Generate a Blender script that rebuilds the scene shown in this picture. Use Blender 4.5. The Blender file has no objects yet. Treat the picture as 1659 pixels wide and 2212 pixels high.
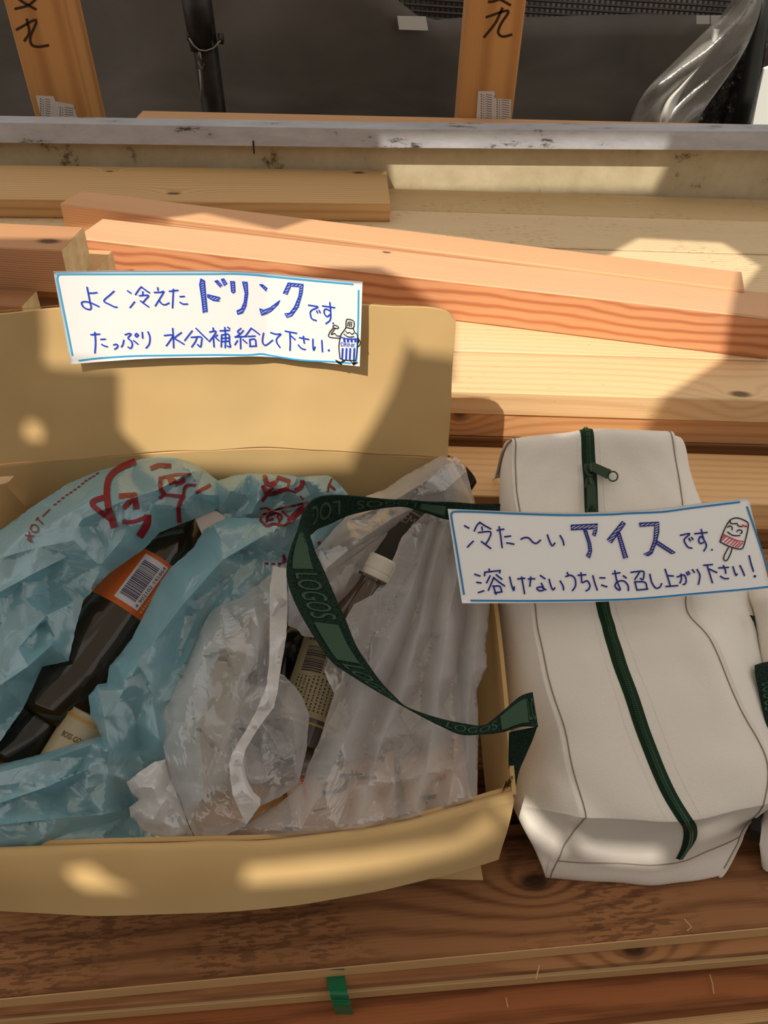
import bpy, math, random
import numpy as np
from mathutils import Vector, Matrix, noise
from mathutils.geometry import delaunay_2d_cdt
random.seed(7)
S = bpy.context.scene
COL = S.collection

# ------------------------------------------------------------------ camera
W, H, F = 1659.0, 2212.0, 1789.0
CAM = Vector((0.0, 0.0, 0.81))
PITCH, ROLL = math.radians(39.0), math.radians(1.74)
cd = bpy.data.cameras.new('camera')
cam = bpy.data.objects.new('camera', cd); COL.objects.link(cam)
RM = Matrix.Rotation(math.radians(90) - PITCH, 3, 'X') @ Matrix.Rotation(ROLL, 3, 'Z')
cam.matrix_world = Matrix.Translation(CAM) @ RM.to_4x4()
cd.sensor_fit = 'VERTICAL'; cd.sensor_height = 24.0; cd.lens = 24.0 * F / H
cd.clip_start = 0.01
S.camera = cam

# ------------------------------------------------------------------ world, sun, exposure
w = bpy.data.worlds.new('world'); S.world = w; w.use_nodes = True
bg = w.node_tree.nodes['Background']
bg.inputs[0].default_value = (1.0, 0.955, 0.90, 1); bg.inputs[1].default_value = 0.80
SUN_D = Vector((0.10, 0.165, -0.23)).normalized()
sl = bpy.data.lights.new('sun', 'SUN'); sl.energy = 3.85; sl.color = (1.0, 0.93, 0.80); sl.angle = math.radians(0.38)
sun = bpy.data.objects.new('sun', sl); COL.objects.link(sun)
sun.rotation_euler = SUN_D.to_track_quat('-Z', 'Y').to_euler(); sun.location = -SUN_D * 5
S.view_settings.view_transform = 'Standard'; S.view_settings.look = 'None'
S.view_settings.exposure = 0.0; S.view_settings.gamma = 1.0; S.view_settings.use_curve_mapping = False

# ------------------------------------------------------------------ surveying helpers: sight lines of the photograph met with real planes
def ray(px, py):
    return (RM @ Vector(((px - W/2)/F, -(py - H/2)/F, -1.0)))
def on(p0, n, px, py, h=0.0):
    d = ray(px, py); n = n.normalized()
    return CAM + d * ((p0 + n*h - CAM).dot(n) / d.dot(n))
def PZ(px, py, z): return on(Vector((0,0,z)), Vector((0,0,1)), px, py)
def PY(px, py, y): return on(Vector((0,y,0)), Vector((0,1,0)), px, py)
MP, MN = Vector((0,.373,.14)), Vector((0,-.149,.377)).normalized()      # box mouth plane
def Q(px, py, h=0.0): return on(MP, MN, px, py, h)
TP, TN = Vector((0,.402,.13)), Vector((0,-.21,.311)).normalized()       # cooler bag top plane
def T(px, py, h=0.0): return on(TP, TN, px, py, h)
FP, FN = Vector((0,.755,.289)), Vector((0,-.171,.03)).normalized()      # raised box flap plane
def FL(px, py, h=0.0): return on(FP, FN, px, py, h)

# ------------------------------------------------------------------ object helpers
def tag(o, label=None, cat=None, group=None, kind=None):
    if label: o['label'] = label
    if cat: o['category'] = cat
    if group: o['group'] = group
    if kind: o['kind'] = kind
    return o
def thing(name, loc, label, cat, group=None):
    o = bpy.data.objects.new(name, None); COL.objects.link(o); o.location = loc
    o.empty_display_size = .02
    return tag(o, label, cat, group)
def mesh_obj(name, verts, faces, mat, parent=None, smooth=False, mats=None, fm=None, org=None):
    org = Vector(org) if org is not None else (parent.location.copy() if parent is not None and parent.type == 'EMPTY' else Vector((0,0,0)))
    if parent is not None and org.length == 0: org = WORG.get(parent.name, Vector((0,0,0)))
    me = bpy.data.meshes.new(name)
    me.from_pydata([tuple(Vector(v) - org) for v in verts], [], [tuple(f) for f in faces])
    for m in (mats or [mat]): me.materials.append(m)
    if fm:
        for p, k in zip(me.polygons, fm): p.material_index = k
    me.update()
    if smooth:
        me.polygons.foreach_set('use_smooth', [True]*len(me.polygons))
    o = bpy.data.objects.new(name, me); COL.objects.link(o)
    if parent is not None: o.parent = parent
    else: o.location = org
    WORG[o.name] = org
    return o
WORG = {}
class MB:
    def __init__(s): s.v = []; s.f = []
    def add(s, v, f):
        k = len(s.v); s.v += [Vector(x) for x in v]; s.f += [tuple(i+k for i in q) for q in f]
    def box8(s, p):   # p: 4 bottom, 4 top
        s.add(p, [(3,2,1,0),(4,5,6,7),(0,1,5,4),(1,2,6,5),(2,3,7,6),(3,0,4,7)])
    def build(s, name, mat, parent=None, **k): return mesh_obj(name, s.v, s.f, mat, parent, **k)
def catmull(pts, n):
    P = [np.array(p, float) for p in pts]; out = []
    for i in range(len(P)-1):
        p0 = P[i-1] if i else 2*P[0]-P[1]; p3 = P[i+2] if i+2 < len(P) else 2*P[-1]-P[-2]
        for k in range(n):
            t = k/n; a, b = P[i], P[i+1]
            out.append(.5*((2*a)+(-p0+b)*t+(2*p0-5*a+4*b-p3)*t*t+(-p0+3*a-3*b+p3)*t**3))
    out.append(P[-1]); return out
def gridmesh(rows, nu, nv):
    r = [catmull(x, nu) for x in rows]
    cols = [catmull([q[j] for q in r], nv) for j in range(len(r[0]))]
    nr, nc = len(cols[0]), len(cols)
    v = [Vector(cols[j][i]) for i in range(nr) for j in range(nc)]
    f = [(i*nc+j, i*nc+j+1, (i+1)*nc+j+1, (i+1)*nc+j) for i in range(nr-1) for j in range(nc-1)]
    return v, f, nr, nc
def shell(v, f, nr, nc, th):
    """closed sheet of thickness th from a grid"""
    n = [Vector((0,0,0)) for _ in v]
    for q in f:
        a = (v[q[2]]-v[q[0]]).cross(v[q[3]]-v[q[1]])
        for i in q: n[i] += a
    N = len(v); vv = list(v) + [v[i] - n[i].normalized()*th if n[i].length else v[i] for i in range(N)]
    ff = list(f) + [tuple(i+N for i in reversed(q)) for q in f]
    e = [i for i in range(nc)] + [i*nc+nc-1 for i in range(1, nr)] + [(nr-1)*nc+j for j in range(nc-2, -1, -1)] + [i*nc for i in range(nr-2, 0, -1)]
    for k in range(len(e)):
        a, b = e[k], e[(k+1) % len(e)]; ff.append((b, a, a+N, b+N))
    return vv, ff
def sheet2(name, fn, top_, bot_, m_, parent, nu=90, nv=24, th=.0006):
    t_ = catmull(top_, 24); b_ = catmull(bot_, 24); g = []
    for k in range(nv+1):
        s = k/nv
        for j in range(0, len(t_), 2): g.append(fn(t_[j][0]*(1-s)+b_[j][0]*s, t_[j][1]*(1-s)+b_[j][1]*s, 0))
    nc_ = len(range(0, len(t_), 2)); f = [(i*nc_+j, (i+1)*nc_+j, (i+1)*nc_+j+1, i*nc_+j+1) for i in range(nv) for j in range(nc_-1)]
    n0 = (g[nc_]-g[0]).cross(g[1]-g[0])
    v, f = shell(g, f, nv+1, nc_, th if n0.dot(CAM-g[0]) > 0 else -th)
    return mesh_obj(name, v, f, m_, parent, smooth=True)
def sheet(name, rows, mat, parent, th=.004, nu=6, nv=6, smooth=True, wob=0):
    v, f, nr, nc = gridmesh(rows, nu, nv)
    if wob:
        v = [p + Vector((noise.noise(p*18), noise.noise(p*18+Vector((9,0,0))), noise.noise(p*18+Vector((0,9,0)))))*wob for p in v]
    v, f = shell(v, f, nr, nc, th)
    o = mesh_obj(name, v, f, mat, parent, smooth=smooth)
    if smooth: sharp(o)
    return o
def sharp(o, ang=40):
    me = o.data
    try: me.set_sharp_from_angle(angle=math.radians(ang))
    except Exception: pass
def frame(a, b):
    z = (b-a).normalized(); x = z.cross(Vector((0,0,1)))
    if x.length < 1e-4: x = Vector((1,0,0))
    x.normalize(); return x, z.cross(x).normalized(), z
def tube(mb, pts, r, n=8, cap=True):
    pts = [Vector(p) for p in pts]; k0 = len(mb.v)
    for i, p in enumerate(pts):
        a = pts[max(i-1,0)]; b = pts[min(i+1,len(pts)-1)]
        x, y, z = frame(a, b); rr = r[i] if isinstance(r, (list,tuple)) else r
        mb.v += [p + x*math.cos(t)*rr + y*math.sin(t)*rr for t in [2*math.pi*k/n for k in range(n)]]
    for i in range(len(pts)-1):
        for k in range(n):
            a = k0+i*n+k; b = k0+i*n+(k+1)%n; mb.f.append((a, b, b+n, a+n))
    if cap:
        mb.f.append(tuple(k0+k for k in reversed(range(n)))); e = k0+(len(pts)-1)*n; mb.f.append(tuple(e+k for k in range(n)))
def lathe(mb, a, b, prof, n=32):
    """prof: (t along axis 0..1, radius)"""
    a, b = Vector(a), Vector(b); x, y, z = frame(a, b); L = (b-a).length; k0 = len(mb.v)
    for t, r in prof:
        for k in range(n):
            q = 2*math.pi*k/n; mb.v.append(a + z*t*L + (x*math.cos(q)+y*math.sin(q))*max(r, 1e-5))
    for i in range(len(prof)-1):
        for k in range(n):
            c = k0+i*n+k; d = k0+i*n+(k+1)%n; mb.f.append((c, d, d+n, c+n))
    mb.f.append(tuple(k0+k for k in reversed(range(n)))); e = k0+(len(prof)-1)*n; mb.f.append(tuple(e+k for k in range(n)))

# ribbons of ink: 2-D strokes laid on a surface map fn(x, y, lift)
def stroke2d(pts, wd, smooth=True):
    P = [np.array(p, float) for p in pts]
    if smooth and len(P) > 2: P = catmull(P, 4)
    L, R = [], []
    for i, p in enumerate(P):
        a = P[max(i-1,0)]; b = P[min(i+1,len(P)-1)]; d = b-a; d = d/(np.linalg.norm(d)+1e-9); n = np.array([-d[1], d[0]])*wd/2
        e = -d*wd*.35 if i == 0 else (d*wd*.35 if i == len(P)-1 else 0)
        L.append(p+n+e); R.append(p-n+e)
    return L, R
def ink(mb, fn, pts, wd, lift, smooth=True):
    L, R = stroke2d(pts, wd, smooth); k = len(mb.v)
    for l, r in zip(L, R): mb.v += [fn(l[0], l[1], lift), fn(r[0], r[1], lift)]
    for i in range(len(L)-1): mb.f.append((k+2*i, k+2*i+1, k+2*i+3, k+2*i+2))
def dot(mb, fn, x, y, r, lift, n=12):
    k = len(mb.v); mb.v += [fn(x+r*math.cos(2*math.pi*i/n), y+r*math.sin(2*math.pi*i/n), lift) for i in range(n)]
    mb.f.append(tuple(range(k, k+n)))
def poly(mb, fn, pts, lift):
    r = delaunay_2d_cdt([Vector(p) for p in pts], [], [list(range(len(pts)))], 1, 1e-4)
    k = len(mb.v); mb.v += [fn(p[0], p[1], lift) for p in r[0]]; mb.f += [tuple(k+i for i in f) for f in r[2]]
def prism(mb, fn, pts, h0, h1):
    k = len(mb.v); n = len(pts)
    mb.v += [fn(x, y, h0) for x, y in pts] + [fn(x, y, h1) for x, y in pts]
    r = delaunay_2d_cdt([Vector(p) for p in pts], [], [list(range(n))], 1, 1e-5)
    if len(r[0]) == n:
        for f in r[2]:
            mb.f.append(tuple(k+n+r[3][i][0] for i in f)); mb.f.append(tuple(k+r[3][i][0] for i in reversed(f)))
    for i in range(n):
        j = (i+1) % n; mb.f.append((k+i, k+j, k+n+j, k+n+i))
_tc = {}
def text_polys(s):
    if s in _tc: return _tc[s]
    c = bpy.data.curves.new('t', 'FONT'); c.body = s; c.resolution_u = 3
    o = bpy.data.objects.new('t', c); COL.objects.link(o)
    dg = bpy.context.evaluated_depsgraph_get(); dg.update()
    m = o.evaluated_get(dg).to_mesh()
    v = [(q.co.x, q.co.y) for q in m.vertices]; f = [tuple(p.vertices) for p in m.polygons]
    o.evaluated_get(dg).to_mesh_clear(); bpy.data.objects.remove(o); bpy.data.curves.remove(c)
    xs = [q[0] for q in v]; ys = [q[1] for q in v]; x0, x1, y0, y1 = min(xs), max(xs), min(ys), max(ys)
    _tc[s] = ([((x-x0)/(x1-x0), (y-y0)/(y1-y0)) for x, y in v], f); return _tc[s]
def text_on(mb, s, fn, o, ux, uy, lift):
    """text box origin o (bottom-left), baseline vector ux, up vector uy in the map's 2-D space"""
    v, f = text_polys(s); k = len(mb.v)
    mb.v += [fn(o[0]+ux[0]*a+uy[0]*b, o[1]+ux[1]*a+uy[1]*b, lift) for a, b in v]
    mb.f += [tuple(k+i for i in q) for q in f]

def kloc(A, B, px, py, z):
    A, B = Vector(A), Vector(B); c = (A+B)/2; x = (B-A).normalized(); y = Vector((0,0,1)).cross(x); p = PZ(px, py, z)-c
    return p.dot(x), p.dot(y)
# ------------------------------------------------------------------ materials
def mat(name, col=(.5,.5,.5), rough=.6, spec=.3, metal=0, trans=0):
    m = bpy.data.materials.new(name); m.use_nodes = True; b = m.node_tree.nodes['Principled BSDF']
    b.inputs['Base Color'].default_value = (*col, 1); b.inputs['Roughness'].default_value = rough
    b.inputs['Specular IOR Level'].default_value = spec; b.inputs['Metallic'].default_value = metal
    b.inputs['Transmission Weight'].default_value = trans
    m.diffuse_color = (*col, 1); return m
def nd(m, t, **k):
    n = m.node_tree.nodes.new(t)
    for a, v in k.items(): setattr(n, a, v)
    return n
def lk(m, a, b): m.node_tree.links.new(a, b)
def srgb(r, g, b):
    f = lambda c: (c/255/12.92) if c/255 <= .04045 else ((c/255+.055)/1.055)**2.4
    return (f(r), f(g), f(b))
def ramp(m, fac, stops):
    r = nd(m, 'ShaderNodeValToRGB'); e = r.color_ramp.elements
    while len(e) < len(stops): e.new(.5)
    for q, (p, c) in zip(e, stops): q.position = p; q.color = (*c, 1) if len(c) == 3 else c
    lk(m, fac, r.inputs[0]); return r.outputs[0]
def noisy(m, scale, stops, coord='Object', stretch=(1,1,1), detail=4, dist=0, bump=0, rough_n=.5):
    b = m.node_tree.nodes['Principled BSDF']
    tc = nd(m, 'ShaderNodeTexCoord'); mp = nd(m, 'ShaderNodeMapping'); mp.inputs['Scale'].default_value = stretch
    lk(m, tc.outputs[coord], mp.inputs[0])
    n = nd(m, 'ShaderNodeTexNoise'); n.inputs['Scale'].default_value = scale; n.inputs['Detail'].default_value = detail
    n.inputs['Distortion'].default_value = dist; n.inputs['Roughness'].default_value = rough_n; lk(m, mp.outputs[0], n.inputs['Vector'])
    lk(m, ramp(m, n.outputs[0], stops), b.inputs['Base Color'])
    if bump:
        bp = nd(m, 'ShaderNodeBump'); bp.inputs['Strength'].default_value = bump; bp.inputs['Distance'].default_value = .002
        lk(m, n.outputs[0], bp.inputs['Height']); lk(m, bp.outputs[0], b.inputs['Normal'])
    return m
def wood(name, light, dark, rings=22, knots=(), rough=.62, fine=1.0, fuzz=.25, stain=None, wav=1.0, contrast=1.0):
    """grain runs along local X; light/dark are sRGB 0-255; knots are (x, y, r) in metres, local"""
    m = mat(name, srgb(*light), rough, .25); b = m.node_tree.nodes['Principled BSDF']
    tc = nd(m, 'ShaderNodeTexCoord'); co = tc.outputs['Object']
    mp = nd(m, 'ShaderNodeMapping'); mp.inputs['Scale'].default_value = (.9, 14, 14); lk(m, co, mp.inputs[0])
    n1 = nd(m, 'ShaderNodeTexNoise'); n1.inputs['Scale'].default_value = 1.0; n1.inputs['Detail'].default_value = 2; lk(m, mp.outputs[0], n1.inputs['Vector'])
    # growth rings: sine of (y + slow waviness), bent round the knots
    sx = nd(m, 'ShaderNodeSeparateXYZ'); lk(m, co, sx.inputs[0])
    def mth(op, a, bb=None, c=None):
        q = nd(m, 'ShaderNodeMath', operation=op)
        for i, val in enumerate((a, bb, c)):
            if val is None: continue
            if isinstance(val, (int, float)): q.inputs[i].default_value = val
            else: lk(m, val, q.inputs[i])
        return q.outputs[0]
    mp2 = nd(m, 'ShaderNodeMapping'); mp2.inputs['Scale'].default_value = (2.2*wav, 5, 5); lk(m, co, mp2.inputs[0])
    n2 = nd(m, 'ShaderNodeTexNoise'); n2.inputs['Scale'].default_value = 1.0; n2.inputs['Detail'].default_value = 3; lk(m, mp2.outputs[0], n2.inputs['Vector'])
    yz = mth('ADD', sx.outputs[1], mth('MULTIPLY', sx.outputs[2], .8))
    ph = mth('ADD', mth('MULTIPLY', yz, rings*60.0), mth('MULTIPLY', n2.outputs[0], 9.0*wav))
    kf = None; kr = None
    for (kx, ky, r) in knots:
        d = nd(m, 'ShaderNodeVectorMath', operation='DISTANCE'); mq = nd(m, 'ShaderNodeMapping')
        mq.inputs['Scale'].default_value = (.55, 1, .55); mq.inputs['Location'].default_value = (-kx*.55, -ky, 0); lk(m, co, mq.inputs[0])
        lk(m, mq.outputs[0], d.inputs[0]); d.inputs[1].default_value = (0,0,0)
        g = mth('EXPONENT', mth('MULTIPLY', d.outputs['Value'], -1.0/(r*2.6)))
        ph = mth('ADD', ph, mth('MULTIPLY', g, 26.0))
        core = mth('SUBTRACT', 1.0, mth('SMOOTH_MIN', mth('DIVIDE', d.outputs['Value'], r), 1.0, .1))
        kf = core if kf is None else mth('MAXIMUM', kf, core)
    s = mth('SINE', ph); s = mth('POWER', mth('MULTIPLY_ADD', s, .5, .5), 2.2)
    mp3 = nd(m, 'ShaderNodeMapping'); mp3.inputs['Scale'].default_value = (6, 420*fine, 420*fine); lk(m, co, mp3.inputs[0])
    n3 = nd(m, 'ShaderNodeTexNoise'); n3.inputs['Scale'].default_value = 1.0; n3.inputs['Detail'].default_value = 3; lk(m, mp3.outputs[0], n3.inputs['Vector'])
    fac = mth('ADD', mth('MULTIPLY', s, .55*contrast), mth('ADD', mth('MULTIPLY', mth('SUBTRACT', n3.outputs[0], .5), .9*fuzz*2), mth('MULTIPLY', mth('SUBTRACT', n1.outputs[0], .5), .9)))
    c = ramp(m, fac, [(0, srgb(*light)), (1, srgb(*dark))])
    if stain:
        n4 = nd(m, 'ShaderNodeTexNoise'); n4.inputs['Scale'].default_value = stain[1]; n4.inputs['Detail'].default_value = 6; lk(m, co, n4.inputs['Vector'])
        n5 = nd(m, 'ShaderNodeTexNoise'); n5.inputs['Scale'].default_value = 1; n5.inputs['Detail'].default_value = 5; m5 = nd(m, 'ShaderNodeMapping'); m5.inputs['Scale'].default_value = (60, 300, 300); lk(m, co, m5.inputs[0]); lk(m, m5.outputs[0], n5.inputs['Vector'])
        a = mth('MULTIPLY', mth('MULTIPLY', mth('SUBTRACT', n4.outputs[0], .46), 5), mth('GREATER_THAN', n5.outputs[0], stain[2])); a = mth('MINIMUM', mth('MAXIMUM', a, 0), .5)
        mx = nd(m, 'ShaderNodeMix', data_type='RGBA'); lk(m, a, mx.inputs[0]); lk(m, c, mx.inputs[6]); mx.inputs[7].default_value = (*srgb(*stain[0]), 1); c = mx.outputs[2]
    if kf is not None:
        mx = nd(m, 'ShaderNodeMix', data_type='RGBA'); lk(m, mth('MINIMUM', mth('MULTIPLY', kf, 1.6), .85), mx.inputs[0]); lk(m, c, mx.inputs[6])
        mx.inputs[7].default_value = (*srgb(*[q*.38 for q in dark]), 1); c = mx.outputs[2]
    lk(m, c, b.inputs['Base Color'])
    bp = nd(m, 'ShaderNodeBump'); bp.inputs['Strength'].default_value = .35; bp.inputs['Distance'].default_value = .0012
    lk(m, mth('ADD', n3.outputs[0], mth('MULTIPLY', s, .4)), bp.inputs['Height']); lk(m, bp.outputs[0], b.inputs['Normal'])
    return m
def plastic(name, tint, alpha=.62, body=1.0, rough=.22):
    m = bpy.data.materials.new(name); m.use_nodes = True; nt = m.node_tree; nt.nodes.clear()
    out = nd(m, 'ShaderNodeOutputMaterial')
    tc = nd(m, 'ShaderNodeTexCoord')
    n = nd(m, 'ShaderNodeTexNoise'); n.inputs['Scale'].default_value = 16; n.inputs['Detail'].default_value = 3; n.inputs['Distortion'].default_value = 1.4; lk(m, tc.outputs['Object'], n.inputs['Vector'])
    v = nd(m, 'ShaderNodeTexVoronoi', feature='DISTANCE_TO_EDGE'); v.inputs['Scale'].default_value = 34
    mv = nd(m, 'ShaderNodeMix', data_type='RGBA'); mv.inputs[0].default_value = .12; lk(m, tc.outputs['Object'], mv.inputs[6]); lk(m, n.outputs['Color'], mv.inputs[7]); lk(m, mv.outputs[2], v.inputs['Vector'])
    ad = nd(m, 'ShaderNodeMath', operation='MULTIPLY_ADD'); lk(m, v.outputs[0], ad.inputs[0]); ad.inputs[1].default_value = .8; lk(m, n.outputs[0], ad.inputs[2])
    bp = nd(m, 'ShaderNodeBump'); bp.inputs['Strength'].default_value = .30; bp.inputs['Distance'].default_value = .004; lk(m, ad.outputs[0], bp.inputs['Height'])
    df = nd(m, 'ShaderNodeBsdfDiffuse'); df.inputs[0].default_value = (*tint, 1); lk(m, bp.outputs[0], df.inputs['Normal'])
    tl = nd(m, 'ShaderNodeBsdfTranslucent'); tl.inputs[0].default_value = (*tint, 1); lk(m, bp.outputs[0], tl.inputs['Normal'])
    m1 = nd(m, 'ShaderNodeMixShader'); m1.inputs[0].default_value = .18; lk(m, df.outputs[0], m1.inputs[1]); lk(m, tl.outputs[0], m1.inputs[2])
    tr = nd(m, 'ShaderNodeBsdfTransparent'); tr.inputs[0].default_value = (*[min(1, .25+.8*c) for c in tint], 1)
    lw = nd(m, 'ShaderNodeLayerWeight'); lw.inputs[0].default_value = .35; lk(m, bp.outputs[0], lw.inputs['Normal'])
    fa = nd(m, 'ShaderNodeMapRange'); fa.inputs[1].default_value = 0; fa.inputs[2].default_value = 1; fa.inputs[3].default_value = alpha-.10; fa.inputs[4].default_value = min(1, alpha+.35); lk(m, lw.outputs['Facing'], fa.inputs[0])
    m2 = nd(m, 'ShaderNodeMixShader'); lk(m, fa.outputs[0], m2.inputs[0]); lk(m, tr.outputs[0], m2.inputs[1]); lk(m, m1.outputs[0], m2.inputs[2])
    gl = nd(m, 'ShaderNodeBsdfGlossy'); gl.inputs['Roughness'].default_value = rough; lk(m, bp.outputs[0], gl.inputs['Normal'])
    lf = nd(m, 'ShaderNodeLayerWeight'); lf.inputs[0].default_value = .5; lk(m, bp.outputs[0], lf.inputs['Normal']); pw = nd(m, 'ShaderNodeMath', operation='POWER'); pw.inputs[1].default_value = 4; lk(m, lf.outputs['Facing'], pw.inputs[0]); fr = nd(m, 'ShaderNodeMath', operation='MULTIPLY_ADD'); lk(m, pw.outputs[0], fr.inputs[0]); fr.inputs[1].default_value = .7; fr.inputs[2].default_value = .17
    m3 = nd(m, 'ShaderNodeMixShader'); fm_ = nd(m, 'ShaderNodeMath', operation='MULTIPLY'); fm_.inputs[1].default_value = .8; lk(m, fr.outputs[0], fm_.inputs[0]); lk(m, fm_.outputs[0], m3.inputs[0]); lk(m, m2.outputs[0], m3.inputs[1]); lk(m, gl.outputs[0], m3.inputs[2])
    lk(m, m3.outputs[0], out.inputs[0]); m.diffuse_color = (*tint, 1)
    return m
# ------------------------------------------------------------------ timber builder
def plank(name, A, B, width, thick, m, label, group=None, cat='plank', back=1, bevel=.0015, wl=None):
    """A, B: ends of the top face's front edge (world); width goes away from the camera; thickness goes down"""
    A, B = Vector(A), Vector(B); x = (B-A).normalized(); y = Vector((0,0,1)).cross(x).normalized(); z = x.cross(y)
    L = (B-A).length; c = (A+B)/2; e = bevel
    pr = [(0,-thick+e),(0,-e),(e,0),(width-e,0),(width,-e),(width,-thick+e),(width-e,-thick),(e,-thick)]
    v, f = [], []
    N = 9
    for i in range(N):
        X = -L/2 + L*i/(N-1)
        for (yy, zz) in pr: v.append((X, yy, zz))
    for i in range(N-1):
        for k in range(8):
            a = i*8+k; b = i*8+(k+1) % 8; f.append((a, a+8, b+8, b))
    f.append(tuple(range(8))); f.append(tuple((N-1)*8+k for k in reversed(range(8))))
    me = bpy.data.meshes.new(name); me.from_pydata(v, [], f); me.materials.append(m)
    o = bpy.data.objects.new(name, me); COL.objects.link(o)
    o.matrix_world = Matrix.Translation(c) @ Matrix((x, y, z)).transposed().to_4x4()
    me.validate(); me.update()
    return tag(o, label, cat, group)

# ------------------------------------------------------------------ setting
conc = noisy(mat('grey_concrete', rough=.9), 3, [(.3, srgb(92,86,78)), (.7, srgb(120,112,102))], bump=.3)
mb = MB(); mb.box8([(-4,-1.5,-.62),(5,-1.5,-.62),(5,4.5,-.62),(-4,4.5,-.62),(-4,-1.5,-.6),(5,-1.5,-.6),(5,4.5,-.6),(-4,4.5,-.6)])
tag(mb.build('floor', conc), kind='structure')
bedm = noisy(mat('dark_bed', rough=.8), 20, [(.3, srgb(40,32,26)), (.7, srgb(60,50,40))])
mb = MB(); mb.box8([(-1.6,.02,-.13),(1.9,.02,-.13),(1.9,1.74,-.13),(-1.6,1.74,-.13),(-1.6,.02,-.11),(1.9,.02,-.11),(1.9,1.74,-.11),(-1.6,1.74,-.11)])
mb.box8([(-1.6,.1,-.6),(1.9,.1,-.6),(1.9,.2,-.6),(-1.6,.2,-.6),(-1.6,.1,-.13),(1.9,.1,-.13),(1.9,.2,-.13),(-1.6,.2,-.13)])
mb.box8([(-1.6,1.5,-.6),(1.9,1.5,-.6),(1.9,1.6,-.6),(-1.6,1.6,-.6),(-1.6,1.5,-.13),(1.9,1.5,-.13),(1.9,1.6,-.13),(-1.6,1.6,-.13)])
tag(mb.build('truck_bed', bedm), 'dark load bed deck under the piled lumber', 'truck bed')

mb = MB(); mb.box8([(-3.6,-2.9,-.6),(4,-2.9,-.6),(4,-2.8,-.6),(-3.6,-2.8,-.6),(-3.6,-2.9,2.6),(4,-2.9,2.6),(4,-2.8,2.6),(-3.6,-2.8,2.6)])  # added wall, unseen behind the camera, cuts the light reaching the raised flap
tag(mb.build('wall_light_block', noisy(mat('light_block_brown', rough=.9), 3, [(.3, srgb(72,62,50)), (.7, srgb(88,76,62))])), kind='structure')
# grey protective sheet wall behind the posts
wallm = noisy(mat('grey_sheet', rough=.55, spec=.3), 2.2, [(.3, srgb(82,76,70)), (.55, srgb(104,97,89)), (.75, srgb(122,114,106))], stretch=(1,1,2.2), detail=7, dist=.6, bump=.25)
rows = []
zl, zr = PY(850, 34, 2.55), PY(1640, 34, 2.55)
def ztop(x): return .56 if x < zl.x-.05 else zl.z + (zr.z-zl.z)*(x-zl.x)/(zr.x-zl.x)
for k, z in enumerate((-.58, -.2, .1, .3, None)):
    rows.append([(x, 2.55 + .02*math.sin(x*5+k) + .012*math.sin(x*13), ztop(x) if z is None else z) for x in [-2.2+.15*i for i in range(29)]])
v, f, nr, nc = gridmesh(rows, 3, 3)
v2, f2 = shell(v, f, nr, nc, .003)
tag(mesh_obj('wall_back', v2, f2, wallm, smooth=True), kind='structure')

# woven safety net hanging above the sheet
netm = mat('grey_net', srgb(84,78,72), .7)
fl = noisy(mat('grey_panel', rough=.8), 3, [(.42, srgb(96,90,83)), (.56, srgb(225,218,208))])
mb = MB(); mb.box8([(-2.4,2.68,-.58),(2.2,2.68,-.58),(2.2,2.72,-.58),(-2.4,2.72,-.58),(-2.4,2.68,1.4),(2.2,2.68,1.4),(2.2,2.72,1.4),(-2.4,2.72,1.4)])
tag(mb.build('wall_outer', fl), kind='structure')
mb = MB()
def strand(a, b, r=.0034):
    tube(mb, [a, b], r, 4)
for i in range(150):
    x = -.1 + i*.0145
    strand(Vector((x,2.6,.36)), Vector((x,2.6,.62)))
for k in range(18):
    strand(Vector((-.1,2.598,.43+.0145*k)), Vector((2.07,2.598,.36+.0145*k)))
net = thing('safety_net', (1.0,2.6,.43), 'pale woven safety net hanging along the top behind the right post', 'net')
nm = mb.build('net_mesh', netm, net); nm['kind'] = 'stuff'
hemm = mat('pale_hem', srgb(215,208,200), .6)
for (x0, x1, y0, y1) in ((1505,1533,34,52),(1536,1560,34,53),(1563,1588,35,53),(1592,1625,36,53)):
    p = [PY(x, y, 2.52) for x, y in ((x0,y1),(x1,y1),(x1,y0),(x0,y0))]
    mb = MB(); mb.box8([p[0], p[1], p[1]+Vector((0,.004,0)), p[0]+Vector((0,.004,0)), p[3], p[2], p[2]+Vector((0,.004,0)), p[3]+Vector((0,.004,0))])
    mb.build('net_hem', hemm, net)
p = [PY(x, y, 2.52) for x, y in ((862,64),(925,66),(920,36),(858,35))]
mb = MB(); mb.box8([p[0], p[1], p[1]+Vector((0,.004,0)), p[0]+Vector((0,.004,0)), p[3], p[2], p[2]+Vector((0,.004,0)), p[3]+Vector((0,.004,0))])
mb.build('net_patch', hemm, net)

# clear plastic sheeting draped at right, and what lies behind it
clear = plastic('clear_sheeting', srgb(205,200,192), .30, rough=.25)
rows = []
for k in range(7):
    t = k/6
    xl = [1600,1560,1500,1450,1400,1370,1350][k]; xr = [1650,1640,1618,1590,1555,1520,1490][k]; y = [-30,30,90,140,190,240,300][k]
    rows.append([PY(xl+(xr-xl)*s, y, 2.38-.06*t+.03*math.sin(s*6+k)) for s in (0,.2,.4,.6,.8,1)])
sh = thing('clear_sheet', PY(1500,300,2.3), 'clear plastic sheeting draped diagonally behind the gate at the right', 'sheeting')
v, f, nr, nc = gridmesh(rows, 6, 6); v, f = shell(v, f, nr, nc, .001); mesh_obj('plastic_fold', v, f, clear, sh, smooth=True)
rows = [[PY(x, y, 2.36) , PY(x+wd*.35, y+2, 2.335), PY(x+wd, y+4, 2.36)] for x, y, wd in ((1540,60,12),(1535,90,22),(1520,120,20),(1500,150,6),(1470,185,8),(1440,215,22),(1428,250,24),(1425,300,20))]
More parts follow.
